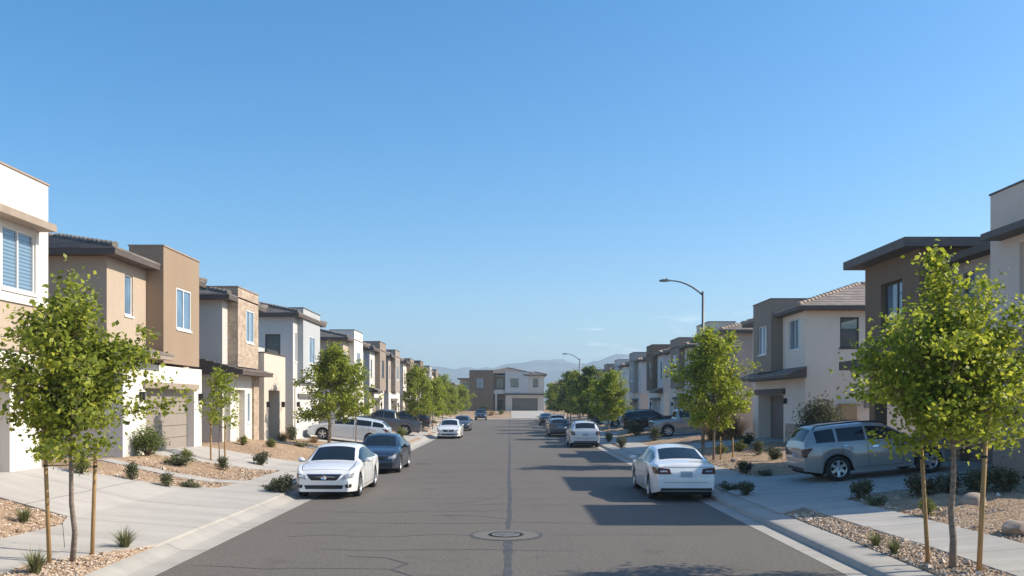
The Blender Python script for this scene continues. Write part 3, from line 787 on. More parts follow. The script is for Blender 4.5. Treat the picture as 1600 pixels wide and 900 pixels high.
# ------------------------------------------------------------------ vehicles
class Car:
    def __init__(s, spec):
        s.__dict__.update(spec)
        xs = [p[0] for p in s.top]; zs = [p[1] for p in s.top]
        s._t = (xs, zs)
    def ztop(s, x):
        w = s.smooth
        return sum(interp(x+o*w, *s._t) for o in (-1, -.5, 0, .5, 1))/5
    def plan(s, x):
        f = 1
        hl = s.L/2
        u = (abs(x) - (hl-.85))/.85
        if u > 0: f = 1 - (s.tf if x > 0 else s.tr)*(u**2.6)
        return f
    def zsill(s, x):
        z = interp(x, [-s.L/2, -s.L/2+.5, s.L/2-.5, s.L/2], [s.clear+.1, s.clear, s.clear, s.clear+.02])
        for xa in (s.xf, s.xr):
            d = abs(x-xa); ra = s.wr+.065
            if d < ra: z = max(z, s.wr + math.sqrt(ra*ra-d*d))
        return z
    def sec(s, x):
        zt_ = s.ztop(x); W2 = s.W/2*s.plan(x)
        zb = min(interp(x, [-s.L/2, s.L/2], s.belt), zt_-.05)
        g = max(0, min(1, (zt_-zb-.05)/(s.H-zb-.1)))
        zs_ = min(s.zsill(x), zb-.06)
        p0 = (W2*.955, zs_); p1 = (W2, lerp(zs_, zb, .5)); p2 = (W2*.965, zb)
        yr = W2*lerp(.82, s.roofw, g); zr = zt_ - lerp(.035, .07, g)
        return p0, p1, p2, (yr, zr), (0, zt_)
    def pt(s, x, t):
        p0, p1, p2, p3, p4 = s.sec(x)
        if t <= 1:     # lower side, quadratic through p0,p1,p2
            u = t
            y = p0[0]*(2*(u-.5)*(u-1)) + p1[0]*(-4*u*(u-1)) + p2[0]*(2*u*(u-.5)); z = lerp(p0[1], p2[1], u)
            if .55 < u < .8: y += .006*s.crease
            return Vector((x, y, z))
        if t <= 2:
            u = t-1; b = .035*math.sin(math.pi*u)
            return Vector((x, lerp(p2[0], p3[0], u)+b*.5, lerp(p2[1], p3[1], u)+b*.4))
        u = t-2
        return Vector((x, p3[0]*(1-u), p3[1] + (p4[1]-p3[1])*(1-(1-u)**2.2)))
    def nrm(s, x, t):
        e = 1e-3
        a = s.pt(min(x+e, s.L/2), t)-s.pt(max(x-e, -s.L/2), t); b = s.pt(x, min(3, t+e))-s.pt(x, max(0, t-e))
        n = b.cross(a)
        if n.length < 1e-9: return Vector((0, 0, 1))
        n.normalize()
        if n.y < 0 and t < 2 or (t >= 2 and n.z < 0): n = -n
        return n
    def patch(s, bm, x0, x1, t0, t1, off, nx=14, nt=6, sides=(1, -1), slant=0, slant1=None):
        """patch on the body surface; slant shifts x with t"""
        sl1 = slant if slant1 is None else slant1
        for sg in sides:
            g = []
            for i in range(nx+1):
                row = []
                for k in range(nt+1):
                    v = k/nt; t = lerp(t0, t1, v)
                    x = lerp(x0+slant*v, x1+sl1*v, i/nx)
                    x = max(-s.L/2+.002, min(s.L/2-.002, x))
                    p = s.pt(x, t) + s.nrm(x, t)*off
                    row.append(bm.verts.new((p.x, p.y*sg, p.z)))
                g.append(row)
            for i in range(nx):
                for k in range(nt):
                    f = bm.faces.new((g[i][k], g[i+1][k], g[i+1][k+1], g[i][k+1])); f.smooth = True
    def across(s, bm, x0, x1, inset, off, nx=12, ny=10, t0=2.0):
        """windscreen style patch across the car from side to side"""
        g = []
        for i in range(nx+1):
            x = lerp(x0, x1, i/nx); row = []
            for k in range(-ny, ny+1):
                u = 1-abs(k)/ny; t = lerp(t0+inset, 3, u)
                p = s.pt(x, t) + s.nrm(x, t)*off
                row.append(bm.verts.new((p.x, p.y*(1 if k >= 0 else -1), p.z)))
            g.append(row)
        for i in range(nx):
            for k in range(2*ny):
                f = bm.faces.new((g[i][k], g[i+1][k], g[i+1][k+1], g[i][k+1])); f.smooth = True
    def body(s):
        n = int(s.L/.035); hl = s.L/2
        xs = sorted(set([round(-hl+s.L*i/n, 4) for i in range(n+1)] + [hl-.01, hl-.025, -hl+.01, -hl+.025]))
        ts = list(np.linspace(0, 1, 11)) + list(np.linspace(1, 2, 8))[1:] + list(np.linspace(2, 3, 9))[1:]
        bm = bmesh.new(); rows = []
        for x in xs:
            row = [s.pt(x, t) for t in ts]
            full = [bm.verts.new(p) for p in row] + [bm.verts.new((p.x, -p.y, p.z)) for p in row[-2::-1]]
            rows.append(full)
        for i in range(len(rows)-1):
            for k in range(len(rows[0])-1):
                bm.faces.new((rows[i][k], rows[i+1][k], rows[i+1][k+1], rows[i][k+1]))
        bm.faces.new(rows[0]); bm.faces.new(rows[-1][::-1])
        return bm

def wheel_meshes(r, w, style):
    key = ('wheel', r, w, style)
    if key in MATS: return MATS[key]
    bm = bmesh.new(); h = w/2
    lathe(bm, [(-h, r*.66), (-h, r*.9), (-h*.82, r*.97), (-h*.5, r), (h*.5, r), (h*.82, r*.97), (h, r*.9), (h, r*.66), (h*.3, r*.62)], n=32)
    me = bpy.data.meshes.new('wheel'); bm.to_mesh(me); bm.free(); me.materials.append(M['tyre'])
    bm = bmesh.new()
    lathe(bm, [(h*.3, r*.64), (h*.9, r*.67), (h*1.0, r*.64), (h*.75, r*.60), (h*.4, r*.58)], n=32)
    ns = 5 if style == 5 else 6
    for k in range(ns):
        t = 2*math.pi*k/ns; ct, st = math.cos(t), math.sin(t)
        def T(x, y, z): return (x*ct - z*st, y, x*st + z*ct)
        ps = [(0.04*r, h*.62, -.13*r), (.62*r, h*.8, -.105*r), (.62*r, h*.8, .105*r), (.04*r, h*.62, .13*r)]
        top = [bm.verts.new(T(*p)) for p in ps]; bot = [bm.verts.new(T(p[0], p[1]-.04, p[2])) for p in ps]
        bm.faces.new(top); bm.faces.new(bot[::-1])
        for i in range(4): bm.faces.new((top[i], top[(i+1) % 4], bot[(i+1) % 4], bot[i]))
    lathe(bm, [(h*.72, .001), (h*.74, r*.13), (h*.5, r*.15)], n=16)
    rm = bpy.data.meshes.new('rim'); bmesh.ops.recalc_face_normals(bm, faces=bm.faces); bm.to_mesh(rm); bm.free(); rm.materials.append(M['rim'])
    bm = bmesh.new(); lathe(bm, [(h*.25, .001), (h*.25, r*.62)], n=24)
    dm = bpy.data.meshes.new('brake_disc'); bm.to_mesh(dm); bm.free(); dm.materials.append(M['under'])
    MATS[key] = (me, rm, dm); return MATS[key]

SEDAN = dict(L=4.78, W=1.84, H=1.52, xf=1.46, xr=-1.32, wr=.335, clear=.20, belt=(1.0, .90), roofw=.66, tf=.24, tr=.16, crease=1, smooth=.07,
    top=[(-2.39, .72), (-2.36, .93), (-2.28, 1.06), (-2.1, 1.09), (-1.76, 1.13), (-1.5, 1.23), (-.88, 1.46), (-.3, 1.525), (.15, 1.515), (.42, 1.46), (.82, 1.25), (1.18, 1.04), (1.6, .98), (2.0, .90), (2.22, .82), (2.34, .72), (2.39, .60)],
    wind=(.46, 1.19), rear=(-1.66, -.92), swin=[(-1.42, -.52), (-.44, .98)], pill=.1)
SUV = dict(L=4.85, W=1.93, H=1.77, xf=1.46, xr=-1.40, wr=.375, clear=.27, belt=(1.16, 1.05), roofw=.70, tf=.20, tr=.12, crease=1, smooth=.06,
    top=[(-2.425, .95), (-2.41, 1.12), (-2.36, 1.30), (-2.1, 1.66), (-1.98, 1.73), (-1.5, 1.765), (-.5, 1.775), (.0, 1.745), (.24, 1.68), (.68, 1.41), (.98, 1.20), (1.2, 1.15), (1.9, 1.10), (2.22, 1.02), (2.37, .88), (2.425, .68)],
    wind=(.27, .97), rear=(-2.34, -2.08), swin=[(-2.02, -1.42), (-1.34, -.48), (-.40, .66)], pill=.1)
def scaled(sp, f):
    sp.update(L=sp['L']*f, xf=sp['xf']*f, xr=sp['xr']*f, top=[(x*f, z) for x, z in sp['top']], wind=tuple(x*f for x in sp['wind']), rear=tuple(x*f for x in sp['rear']), swin=[(a*f, b*f) for a, b in sp['swin']])
scaled(SUV, .94); SUV.update(H=1.71, top=[(x, z*.965) for x, z in SUV['top']], belt=(1.12, 1.01))
CROSS = dict(SUV, L=4.6, W=1.87, H=1.66, xf=1.38, xr=-1.32, wr=.36, clear=.24, belt=(1.10, 1.0),
    top=[(-2.3, .88), (-2.28, 1.06), (-2.22, 1.22), (-1.9, 1.52), (-1.72, 1.60), (-1.2, 1.655), (-.3, 1.66), (.2, 1.62), (.45, 1.56), (.85, 1.33), (1.2, 1.09), (1.4, 1.04), (1.85, .97), (2.1, .88), (2.24, .76), (2.3, .62)],
    wind=(.48, 1.14), rear=(-2.2, -1.86), swin=[(-1.9, -1.32), (-1.25, -.34), (-.27, .84)])
WAGON = dict(CROSS, L=4.75, W=1.86, H=1.52, wr=.335, clear=.2, belt=(1.04, .93), xf=1.45, xr=-1.38,
    top=[(-2.375, .80), (-2.36, .96), (-2.3, 1.10), (-2.0, 1.36), (-1.8, 1.44), (-1.1, 1.51), (-.3, 1.52), (.2, 1.48), (.5, 1.41), (.95, 1.2), (1.35, .99), (1.6, .94), (2.0, .86), (2.22, .78), (2.33, .68), (2.375, .56)],
    wind=(.54, 1.3), rear=(-2.26, -1.9), swin=[(-2.05, -1.4), (-1.32, -.40), (-.32, .98)])
PICKUP = dict(SUV, L=5.4, W=1.95, H=1.82, xf=1.72, xr=-1.58, wr=.39, clear=.32, belt=(1.12, 1.10), tr=.05, tf=.16, smooth=.03,
    top=[(-2.7, 1.10), (-2.68, 1.16), (-2.0, 1.17), (-.92, 1.17), (-.86, 1.22), (-.70, 1.70), (-.6, 1.78), (0, 1.82), (.5, 1.80), (.72, 1.72), (1.15, 1.42), (1.45, 1.20), (1.7, 1.16), (2.2, 1.10), (2.5, 1.02), (2.63, .9), (2.7, .72)],
    wind=(.76, 1.40), rear=(-.84, -.72), swin=[(-.62, .12), (.20, 1.02)], bed=(-2.6, -.95))

def make_car(kind, spec, paint, label, group=None, cat='car', rimstyle=5, emblem=True):
    c = Car(spec); root = empty('parked_' + kind); tag(root, label, cat, group)
    bm = c.body(); bmesh.ops.recalc_face_normals(bm, faces=bm.faces)
    bvh = BVHTree.FromBMesh(bm)
    body = finish('body', bm, paint, root, smooth=True, angle=42)
    def proj(pts4, dirx, off=.006, nu=8, nv=4):
        """bilinear quad in the (y,z) plane thrown along x onto the nose or tail; pts4 = BL,BR,TR,TL"""
        b = bmesh.new(); g = []
        for i in range(nu+1):
            row = []
            for k in range(nv+1):
                u, v = i/nu, k/nv
                y = lerp(lerp(pts4[0][0], pts4[1][0], u), lerp(pts4[3][0], pts4[2][0], u), v)
                z = lerp(lerp(pts4[0][1], pts4[1][1], u), lerp(pts4[3][1], pts4[2][1], u), v)
                hit = bvh.ray_cast(Vector((dirx*6, y, z)), Vector((-dirx, 0, 0)))
                x = hit[0].x if hit[0] is not None else dirx*(c.L/2-.4)
                n = hit[1] if hit[0] is not None else Vector((dirx, 0, 0))
                if n.x*dirx < 0: n = -n
                row.append(b.verts.new(Vector((x, y, z)) + n*off))
            g.append(row)
        for i in range(nu):
            for k in range(nv):
                f = b.faces.new((g[i][k], g[i+1][k], g[i+1][k+1], g[i][k+1])); f.smooth = True
        return b
    W2 = c.W/2
    # glass
    bm = bmesh.new(); c.across(bm, c.wind[0]+.02, c.wind[1]-.02, .10, .007); finish('windshield', bm, M['cglass'], root)
    bm = bmesh.new(); c.across(bm, c.rear[0], c.rear[1], .12, .007); finish('rear_window', bm, M['cglass'], root)
    for sg in (1, -1):
        for (a, b_) in c.swin:
            bm = bmesh.new(); c.patch(bm, a, b_, 1.13, 1.84, .008, sides=(sg,)); finish('side_window', bm, M['cglass'], root)
    # door seams and handles
    hz = c.swin[-2:]
    for sg in (1, -1):
        bm = bmesh.new()
        for xd in (hz[1][1]-.02, (hz[0][1]+hz[1][0])/2, hz[0][0]+.1):
            c.patch(bm, xd-.006, xd+.006, .14, .985, .003, nx=1, nt=10, sides=(sg,))
        c.patch(bm, hz[0][0]+.1, hz[1][1]-.02, .125, .14, .003, nx=20, nt=1, sides=(sg,))
        finish('door_seam', bm, M['seam'], root)
    for sg in (1, -1):
        for (a, b_) in hz:
            bm = bmesh.new(); c.patch(bm, a+.1, a+.27, .83, .88, .022, nx=4, nt=2, sides=(sg,)); finish('door_handle', bm, M['chrome'] if spec is SUV else paint, root)
    # wing mirrors
    for sg in (1, -1):
        xm = c.swin[-1][1]-.12; p = c.pt(xm, 1.02)
        bm = bmesh.new()
        bmesh.ops.create_icosphere(bm, subdivisions=2, radius=1)
        for v in bm.verts:
            v.co = Vector((v.co.x*.085 + xm, sg*(p.y + .13 + v.co.y*.11), p.z + .10 + v.co.z*.075))
        tube(bm, [(xm, sg*(p.y-.03), p.z+.03), (xm, sg*(p.y+.09), p.z+.08)], .03, 6)
        for f in bm.faces: f.smooth = True
        finish('wing_mirror', bm, paint if spec is not PICKUP else M['black'], root)
    # nose
    zt0 = c.ztop(c.L/2-.12); zc = c.clear
    gl, gh = zt0-.23, zt0-.075
    big = spec in (SUV, PICKUP) or 'bed' in spec
    if big: gl, gh = zt0-.34, zt0-.08
    bm = proj([(-.36, gl), (.36, gl), (.50, gh), (-.50, gh)], 1, .008, 10, 4); gr = finish('grille', bm, M['black'], root)
    bm = bmesh.new()
    for k in range(1):
        z = gh+.006; b = proj([(-.50, z-.009), (.50, z-.009), (.50, z+.009), (-.50, z+.009)], 1, .012, 10, 1)
        me = bpy.data.meshes.new('t'); b.to_mesh(me); b.free(); bm.from_mesh(me); bpy.data.meshes.remove(me)
    finish('grille_bar', bm, M['chrome'], gr)
    b = bmesh.new(); c.across(b, c.L/2-.235, c.L/2-.225, .02, .003, nx=1); 
    for sg in (1, -1):
        c.patch(b, c.wind[1]-.02, c.L/2-.24, 2.0, 2.03, .003, nx=16, nt=1, sides=(sg,))
    finish('hood_seam', b, M['seam'], root)
    if emblem:
        b = bmesh.new(); lathe(b, [(0, .001), (0, .062), (-.006, .066), (-.02, .066)], axis='y', n=20, T=lambda x, y, z: (c.L/2 - .03 - y, x*1.25, z + (gl+gh)/2))
        hit = bvh.ray_cast(Vector((6, 0, (gl+gh)/2)), Vector((-1, 0, 0)))
        if hit[0] is not None:
            for v in b.verts: v.co.x += hit[0].x + .012 - (c.L/2-.03)
        finish('badge', b, M['chrome'], gr)
    bm = proj([(-.52, zc+.10), (.52, zc+.10), (.56, zc+.21), (-.56, zc+.21)], 1, .008, 10, 3); finish('lower_grille', bm, M['black'], root)
    for sg in (1, -1):
        bm = bmesh.new()
        pts = [(sg*.50, zt0-.20), (sg*.79, zt0-.17), (sg*.83, zt0-.03), (sg*.56, zt0-.085)]
        if big: pts = [(sg*.56, zt0-.30), (sg*.82, zt0-.28), (sg*.84, zt0-.08), (sg*.58, zt0-.1)]
        bm = proj(pts, 1, .009, 8, 5); hl_ = finish('headlight', bm, M['lamp_c'], root)
        b = bmesh.new(); bmesh.ops.create_uvsphere(b, u_segments=12, v_segments=8, radius=.06)
        zz = sum(p[1] for p in pts)/4; hit = bvh.ray_cast(Vector((6, sg*.66, zz)), Vector((-1, 0, 0)))
        xx = hit[0].x if hit[0] is not None else c.L/2-.2
        for v in b.verts: v.co = Vector((v.co.x*.35+xx, v.co.y+sg*.66, v.co.z+zz))
        finish('bulb', b, M['chrome'], hl_)
        bm = proj([(sg*.62, zc+.13), (sg*.76, zc+.14), (sg*.77, zc+.24), (sg*.60, zc+.22)], 1, .008, 4, 3); finish('fog_light', bm, M['black'], root)
    # tail
    zt1 = c.ztop(-c.L/2+.1); bt = min(zt1, 1.06)
    for sg in (1, -1):
        if big or spec is CROSS: pts = [(sg*.62, bt-.26), (sg*.88, bt-.28), (sg*.90, bt-.02), (sg*.66, bt-.05)]
        else: pts = [(sg*.42, bt-.24), (sg*.86, bt-.24), (sg*.88, bt-.06), (sg*.46, bt-.10)]
        if 'bed' in spec: pts = [(sg*.80, bt-.36), (sg*.93, bt-.36), (sg*.93, bt-.04), (sg*.80, bt-.04)]
        bm = proj(pts, -1, .010, 8, 5); tl = finish('taillight', bm, M['lamp_r'], root)
        mid = [(lerp(pts[0][0], pts[1][0], .25), lerp(pts[0][1], pts[3][1], .35)), (lerp(pts[0][0], pts[1][0], .7), lerp(pts[0][1], pts[3][1], .35)), (lerp(pts[0][0], pts[1][0], .7), lerp(pts[0][1], pts[3][1], .65)), (lerp(pts[0][0], pts[1][0], .25), lerp(pts[0][1], pts[3][1], .65))]
        bm = proj(mid, -1, .015, 4, 2); finish('reverse_light', bm, M['lamp_c'], tl)
    bm = proj([(-.16, bt-.32), (.16, bt-.32), (.16, bt-.17), (-.16, bt-.17)], -1, .012, 3, 2); finish('licence_plate', bm, M['plate'], root)
    bm = proj([(-.72, bt-.06), (.72, bt-.06), (.72, bt-.05), (-.72, bt-.05)], -1, .004, 10, 1)
    for pp in ([(-.60, zc+.34), (.60, zc+.34), (.60, zc+.35), (-.60, zc+.35)],):
        b = proj(pp, -1, .004, 10, 1); me = bpy.data.meshes.new('t'); b.to_mesh(me); b.free(); bm.from_mesh(me); bpy.data.meshes.remove(me)
    finish('trunk_seam', bm, M['seam'], root)
    bm = proj([(-.74, zc+.11), (.74, zc+.11), (.70, zc+.19), (-.70, zc+.19)], -1, .008, 10, 2); finish('rear_diffuser', bm, M['black'], root)
    if 'bed' in spec:
        bm = bmesh.new(); c.across(bm, c.bed[0], c.bed[1], .06, .006); finish('truck_bed_cover', bm, M['black'], root)
    if spec in (SUV, CROSS):
        for sg in (1, -1):
            bm = bmesh.new()
            ptsr = [c.pt(x, 2.05) + Vector((0, 0, .05)) for x in np.linspace(-1.8, .2, 9)]
            ptsr = [c.pt(-1.9, 2.05)] + ptsr + [c.pt(.3, 2.05)]
            tube(bm, [(p.x, p.y*sg, p.z) for p in ptsr], .02, 6); finish('roof_rail', bm, M['black'], root)
        bm = bmesh.new()
        for sx in (c.xf, c.xr):
            c.patch(bm, sx-c.wr-.1, sx+c.wr+.1, .0, .10, .006, nx=24, nt=2)
        finish('arch_trim', bm, M['black'] if spec is CROSS else paint, root)
    # underbody
    bm = bmesh.new(); box(bm, -c.L/2+.12, c.L/2-.12, -W2+.27, W2-.27, c.clear-.01, min(.62, zt0-.1))
    box(bm, c.xr+c.wr+.09, c.xf-c.wr-.09, -W2+.07, W2-.07, c.clear+.01, .55)
    finish('underbody', bm, M['under'], root)
    me, rm, dm = wheel_meshes(c.wr, .225, rimstyle)
    for xa in (c.xf, c.xr):
        for sg in (1, -1):
            w = link('wheel', me, None, root); w.location = (xa, sg*(W2-.135), c.wr); w.rotation_euler = (0, random.uniform(0, 1), 0 if sg > 0 else math.pi)
            link('rim', rm, None, w); link('brake_disc', dm, None, w)
    root['_car'] = 1
    del root['_car']
    return root, c

def park(rc, x, y, heading, snap=True):
    """heading: direction the nose points, degrees from +X counter-clockwise"""
    root, c = rc; a = R(heading); ca, sa = math.cos(a), math.sin(a)
    off = .034 if abs(x) > 6.5 else .002
    zf = (0 if abs(x) < 6.4 else zt(x+ca*c.xf, y+sa*c.xf)+off); zr = (0 if abs(x) < 6.4 else zt(x+ca*c.xr, y+sa*c.xr)+off)
    pitch = math.atan2(zf-zr, c.xf-c.xr)
    root.rotation_euler = (0, -pitch, a)
    root.location = (x, y, zr - c.xr*math.tan(pitch) if abs(pitch) > 1e-6 else zr)

WHITEP = carpaint('white_paint', (.80, .80, .79), 0, .3); NAVY = carpaint('navy_paint', (.025, .04, .07), .2, .3)
SILVER = carpaint('silver_paint', (.37, .362, .35), .5, .3); PEARL = carpaint('pearl_paint', (.62, .65, .68), .15, .3); BLACKP = carpaint('black_paint', (.015, .016, .018), .1, .25)
GREYP = carpaint('grey_paint', (.10, .105, .115), .4, .3); SANDP = carpaint('sand_paint', (.42, .38, .33), .3, .35)
KERB = 'cars parked along the kerb'; DRV = 'cars parked on the driveways'
park(make_car('sedan', SEDAN, WHITEP, 'white sedan facing the camera, nearest car at the left kerb', KERB, 'car'), -5.30, 26.75, -90)
park(make_car('sedan', SEDAN, NAVY, 'dark navy sedan parked right behind the white sedan at the left kerb', KERB), -5.22, 35.4, -90)
park(make_car('sedan', dict(SEDAN), WHITEP, 'white car facing the camera farther down the left kerb, beyond the navy sedan', KERB), -4.7, 68.0, -90)
park(make_car('sedan', dict(SEDAN), GREYP, 'dark grey sedan parked behind the far white car on the left kerb', KERB), -4.75, 86.5, -90)
park(make_car('pickup', dict(PICKUP), NAVY, 'dark blue truck facing the camera near the far end of the street', KERB, 'truck'), -4.7, 141, -90)
park(make_car('wagon', WAGON, PEARL, 'silver white wagon parked nose in on a driveway on the left, behind the navy sedan', DRV), -9.5, 50.6, 180)
park(make_car('pickup', PICKUP, GREYP, 'dark grey pickup on a left driveway just beyond the silver white wagon', DRV, 'truck'), -9.6, 66.0, 180)
park(make_car('crossover', CROSS, BLACKP, 'black crossover on a left driveway beyond the dark grey pickup', DRV), -9.6, 78.0, 180)
park(make_car('sedan', SEDAN, WHITEP, 'white sedan seen from behind, nearest car at the right kerb', KERB), 4.92, 26.1, 90)
park(make_car('crossover', CROSS, PEARL, 'white crossover seen from behind, second car along the right kerb', KERB), 4.66, 54.6, 90)
park(make_car('wagon', WAGON, GREYP, 'dark grey wagon seen from behind, third along the right kerb', KERB), 4.15, 72.6, 90)
park(make_car('suv', dict(SUV), SANDP, 'sand coloured SUV with dark windows, just beyond the dark grey wagon on the right kerb', KERB), 4.5, 81.5, 90)
park(make_car('sedan', dict(SEDAN), BLACKP, 'black sedan, farthest car on the right kerb under the trees', KERB), 4.6, 108, 90)
park(make_car('suv', SUV, SILVER, 'silver SUV parked nose in on the driveway at the right edge', DRV, 'SUV', 6), 11.1, 26.2, 0)
PK2 = dict(PICKUP); scaled(PK2, .88); PK2['bed'] = tuple(v*.88 for v in PICKUP['bed'])
park(make_car('pickup', PK2, SILVER, 'silver pickup on a right driveway behind the street tree', DRV, 'truck', 6), 12.0, 57.8, 0)
park(make_car('suv', SUV, BLACKP, 'black SUV on a right driveway, left of the silver pickup', DRV, 'SUV'), 11.5, 69.4, 0)
park(make_car('crossover', CROSS, WHITEP, 'white crossover on a right driveway beyond the black SUV', DRV), 11.4, 82.0, 0)
park(make_car('sedan', SEDAN, NAVY, 'dark blue sedan on a far right driveway beyond the white crossover', DRV), 11.4, 94.5, 0)

# ------------------------------------------------------------------ vegetation
def leaves_mesh(name, cen, size, rs, mat, up=.25, aspect=.68, droop=0):
    n = len(cen)
    ctr = cen.mean(0); o = cen-ctr; o /= (np.linalg.norm(o, axis=1)[:, None]+1e-6)
    nn = rs.normal(size=(n, 3))*.75 + o*.35; nn[:, 2] += up+.25; nn /= np.linalg.norm(nn, axis=1)[:, None]
    e = rs.normal(size=(n, 3)); d = np.cross(nn, e); d /= np.linalg.norm(d, axis=1)[:, None]
    s = np.cross(nn, d)
    L = size*rs.uniform(.5, 1.45, size=(n, 1)); Wd = L*aspect*.5
    v0 = cen - d*L*.5; v2 = cen + d*L*.5; v1 = cen + s*Wd + nn*L*.1; v3 = cen - s*Wd + nn*L*.1
    V = np.stack([v0, v1, v2, v3], 1).reshape(-1, 3)
    F = np.arange(4*n).reshape(n, 4)
    me = bpy.data.meshes.new(name)
    me.vertices.add(4*n); me.vertices.foreach_set('co', V.astype(np.float32).ravel())
    me.loops.add(4*n); me.loops.foreach_set('vertex_index', F.ravel().astype(np.int32))
    me.polygons.add(n); me.polygons.foreach_set('loop_start', (np.arange(n)*4).astype(np.int32))
    try: me.polygons.foreach_set('loop_total', np.full(n, 4, np.int32))
    except Exception: pass
    me.update(calc_edges=True); me.validate()
    me.materials.append(mat)
    return me

def make_tree(seed, H, base, rad, n_leaf, lsize, lmat, trunk_r=.035, spires=(), skew=(0, 0), dens=1.0, shape=.72):
    """returns (trunk mesh, crown mesh), origin at the foot. spires = extra leaders (dx,dy,top)"""
    rs = np.random.RandomState(seed); bm = bmesh.new(); cen = []
    top = H*.93
    tp = [(0, 0, -.1)]; x = y = 0
    for k in range(1, 9):
        z = top*k/8; x += rs.normal()*.03 + skew[0]*.02; y += rs.normal()*.03 + skew[1]*.02
        tp.append((x, y, z))
    tube(bm, tp, [trunk_r*lerp(1.15, .22, i/8) for i in range(9)], 8)
    tpa = np.array(tp)
    def trunk_at(z): return np.array([np.interp(z, tpa[:, 2], tpa[:, 0]), np.interp(z, tpa[:, 2], tpa[:, 1]), z])
    tips = []
    nb = int(38*dens)
    for i in range(nb):
        u = (i+.5)/nb
        z = lerp(base-.05, H*.88, u**1.05)
        hfrac = (z-base)/(H-base)
        env = rad*(1 - shape*max(0, hfrac-.3)/.7)*(.72+.28*min(1, max(0, hfrac+.08)/.2))
        ang = i*2.399 + rs.uniform(-.5, .5)
        ln = env*rs.uniform(.5, 1.2); el = lerp(.15, 1.05, hfrac) + rs.uniform(-.2, .25)
        p0 = trunk_at(z); d = np.array([math.cos(ang)*math.cos(el), math.sin(ang)*math.cos(el), math.sin(el)])
        pts = [p0]; dd = d.copy()
        for k in range(4):
            dd = dd + rs.normal(size=3)*.12 + np.array([0, 0, .06]); dd /= np.linalg.norm(dd)
            pts.append(pts[-1] + dd*ln/4)
        r0 = trunk_r*.34
        tube(bm, pts, [r0*lerp(1, .2, k/4) for k in range(5)], 5, cap=False)
        for k in range(2, 5):
            c = pts[k]; tips.append((c, .5 + .5*k/4))
            for q in range(1 if k < 4 else 2):
                sd = rs.normal(size=3); sd[2] = abs(sd[2])*.55; sd /= np.linalg.norm(sd)
                e = c + sd*ln*rs.uniform(.16, .38)
                tube(bm, [c, e], [r0*.3, r0*.1], 4, cap=False); tips.append((e, .9))
    for (dx, dy, tz) in spires:
        p0 = trunk_at(base+.3); n = 9
        for k in range(n):
            c = p0 + (np.array([dx, dy, tz]) - p0)*(k+1)/n
            wt = lerp(1.5, .8, k/n); tips.append((c, wt)); tips.append((c + rs.normal(size=3)*.13*(1-.9*k/n), wt)); tips.append((c + rs.normal(size=3)*.15*(1-.9*k/n), wt))
        tube(bm, [p0, p0+(np.array([dx, dy, tz])-p0)*.5+np.array([0, 0, -.08]), np.array([dx, dy, tz])], [trunk_r*.4, trunk_r*.25, .004], 5, cap=False)
    for k in range(5): tips.append((trunk_at(lerp(H*.86, H*.97, k/4)) + rs.normal(size=3)*.03, .7))
    tw = np.array([w for _, w in tips]); tw /= tw.sum()
    cnt = rs.multinomial(n_leaf, tw)
    cr = rad*.07 + .03
    out = []
    for (c, w), k in zip(tips, cnt):
        if rs.rand() < .24: continue
        out.append(c + rs.normal(size=(k, 3))*cr*rs.uniform(.6, 1.3)*np.array([1, 1, .85]))
    cen = np.concatenate(out)
    tm = bpy.data.meshes.new('trunk'); bm.to_mesh(tm); bm.free(); tm.materials.append(M['bark'])
    return tm, leaves_mesh('crown', cen, lsize, rs, lmat)

def place_tree(meshes, x, y, label, group='young street trees', s=1, rz=0, sz=None, name='street_tree'):
    t = empty(name, (x, y, zt(x, y)), (0, 0, rz)); t.scale = (s, s, sz or s)
    tag(t, label, 'tree', group)
    link('trunk', meshes[0], None, t); link('crown', meshes[1], None, t)
    return t

TL = make_tree(11, 4.1, 1.8, 1.35, 20000, .085, M['leaf'], .04, spires=((.02, -.1, 4.5), (-.3, .1, 4.15), (-.75, .1, 3.95), (1.15, .1, 3.7), (.6, -.1, 3.5), (-1.05, 0, 3.2)), shape=.74)
place_tree(TL, -7.05, 13.75, 'young leafy tree between two wooden stakes in the left foreground')
TR = make_tree(23, 3.85, 1.9, 1.6, 22500, .088, M['leaf_y'], .05, spires=((-.22, .1, 4.85), (-.05, .1, 4.45), (.5, .1, 4.4), (-.62, .1, 3.75), (1.0, -.1, 4.0), (-1.3, 0, 3.3), (1.4, 0, 3.5)), shape=.84)
place_tree(TR, 6.9, 13.3, 'young bright green tree between two wooden stakes in the right foreground')
T2 = make_tree(31, 5.0, 1.4, 1.8, 19000, .13, M['leaf_y'], .05, shape=.55, dens=1.25)
T3 = make_tree(37, 5.1, 1.3, 1.6, 15000, .13, M['leaf'], .05, shape=.75)
T4 = make_tree(41, 5.2, 1.2, 1.8, 12000, .15, M['leaf_d'], .05, shape=.62)
TS = make_tree(43, 3.3, 1.3, .66, 3600, .085, M['leaf_y'], .022, shape=.6)
place_tree(TS, -10.3, 30.3, 'slim small tree with two stakes in the gravel in front of the taupe garage')
place_tree(T3, -9.15, 43.2, 'leafy tree behind the white sedan on the left, in front of the porch houses', rz=.6, s=1.02)
place_tree(TS, -7.85, 43.4, 'narrow young tree close beside the larger left tree over the navy sedan', s=1.35, rz=2, sz=1.4)
place_tree(T2, 8.75, 36.6, 'bright tree by the street lamp on the right, behind the white sedan', rz=1.1, s=.99)
place_tree(T3, -7.6, 71, 'large street tree on the left beyond the dark grey pickup', s=1.0, rz=2.2, sz=1.08)
place_tree(T2, -7.4, 82, 'bright green tree on the left, second beyond the pickup driveway', s=.88, rz=3.0)
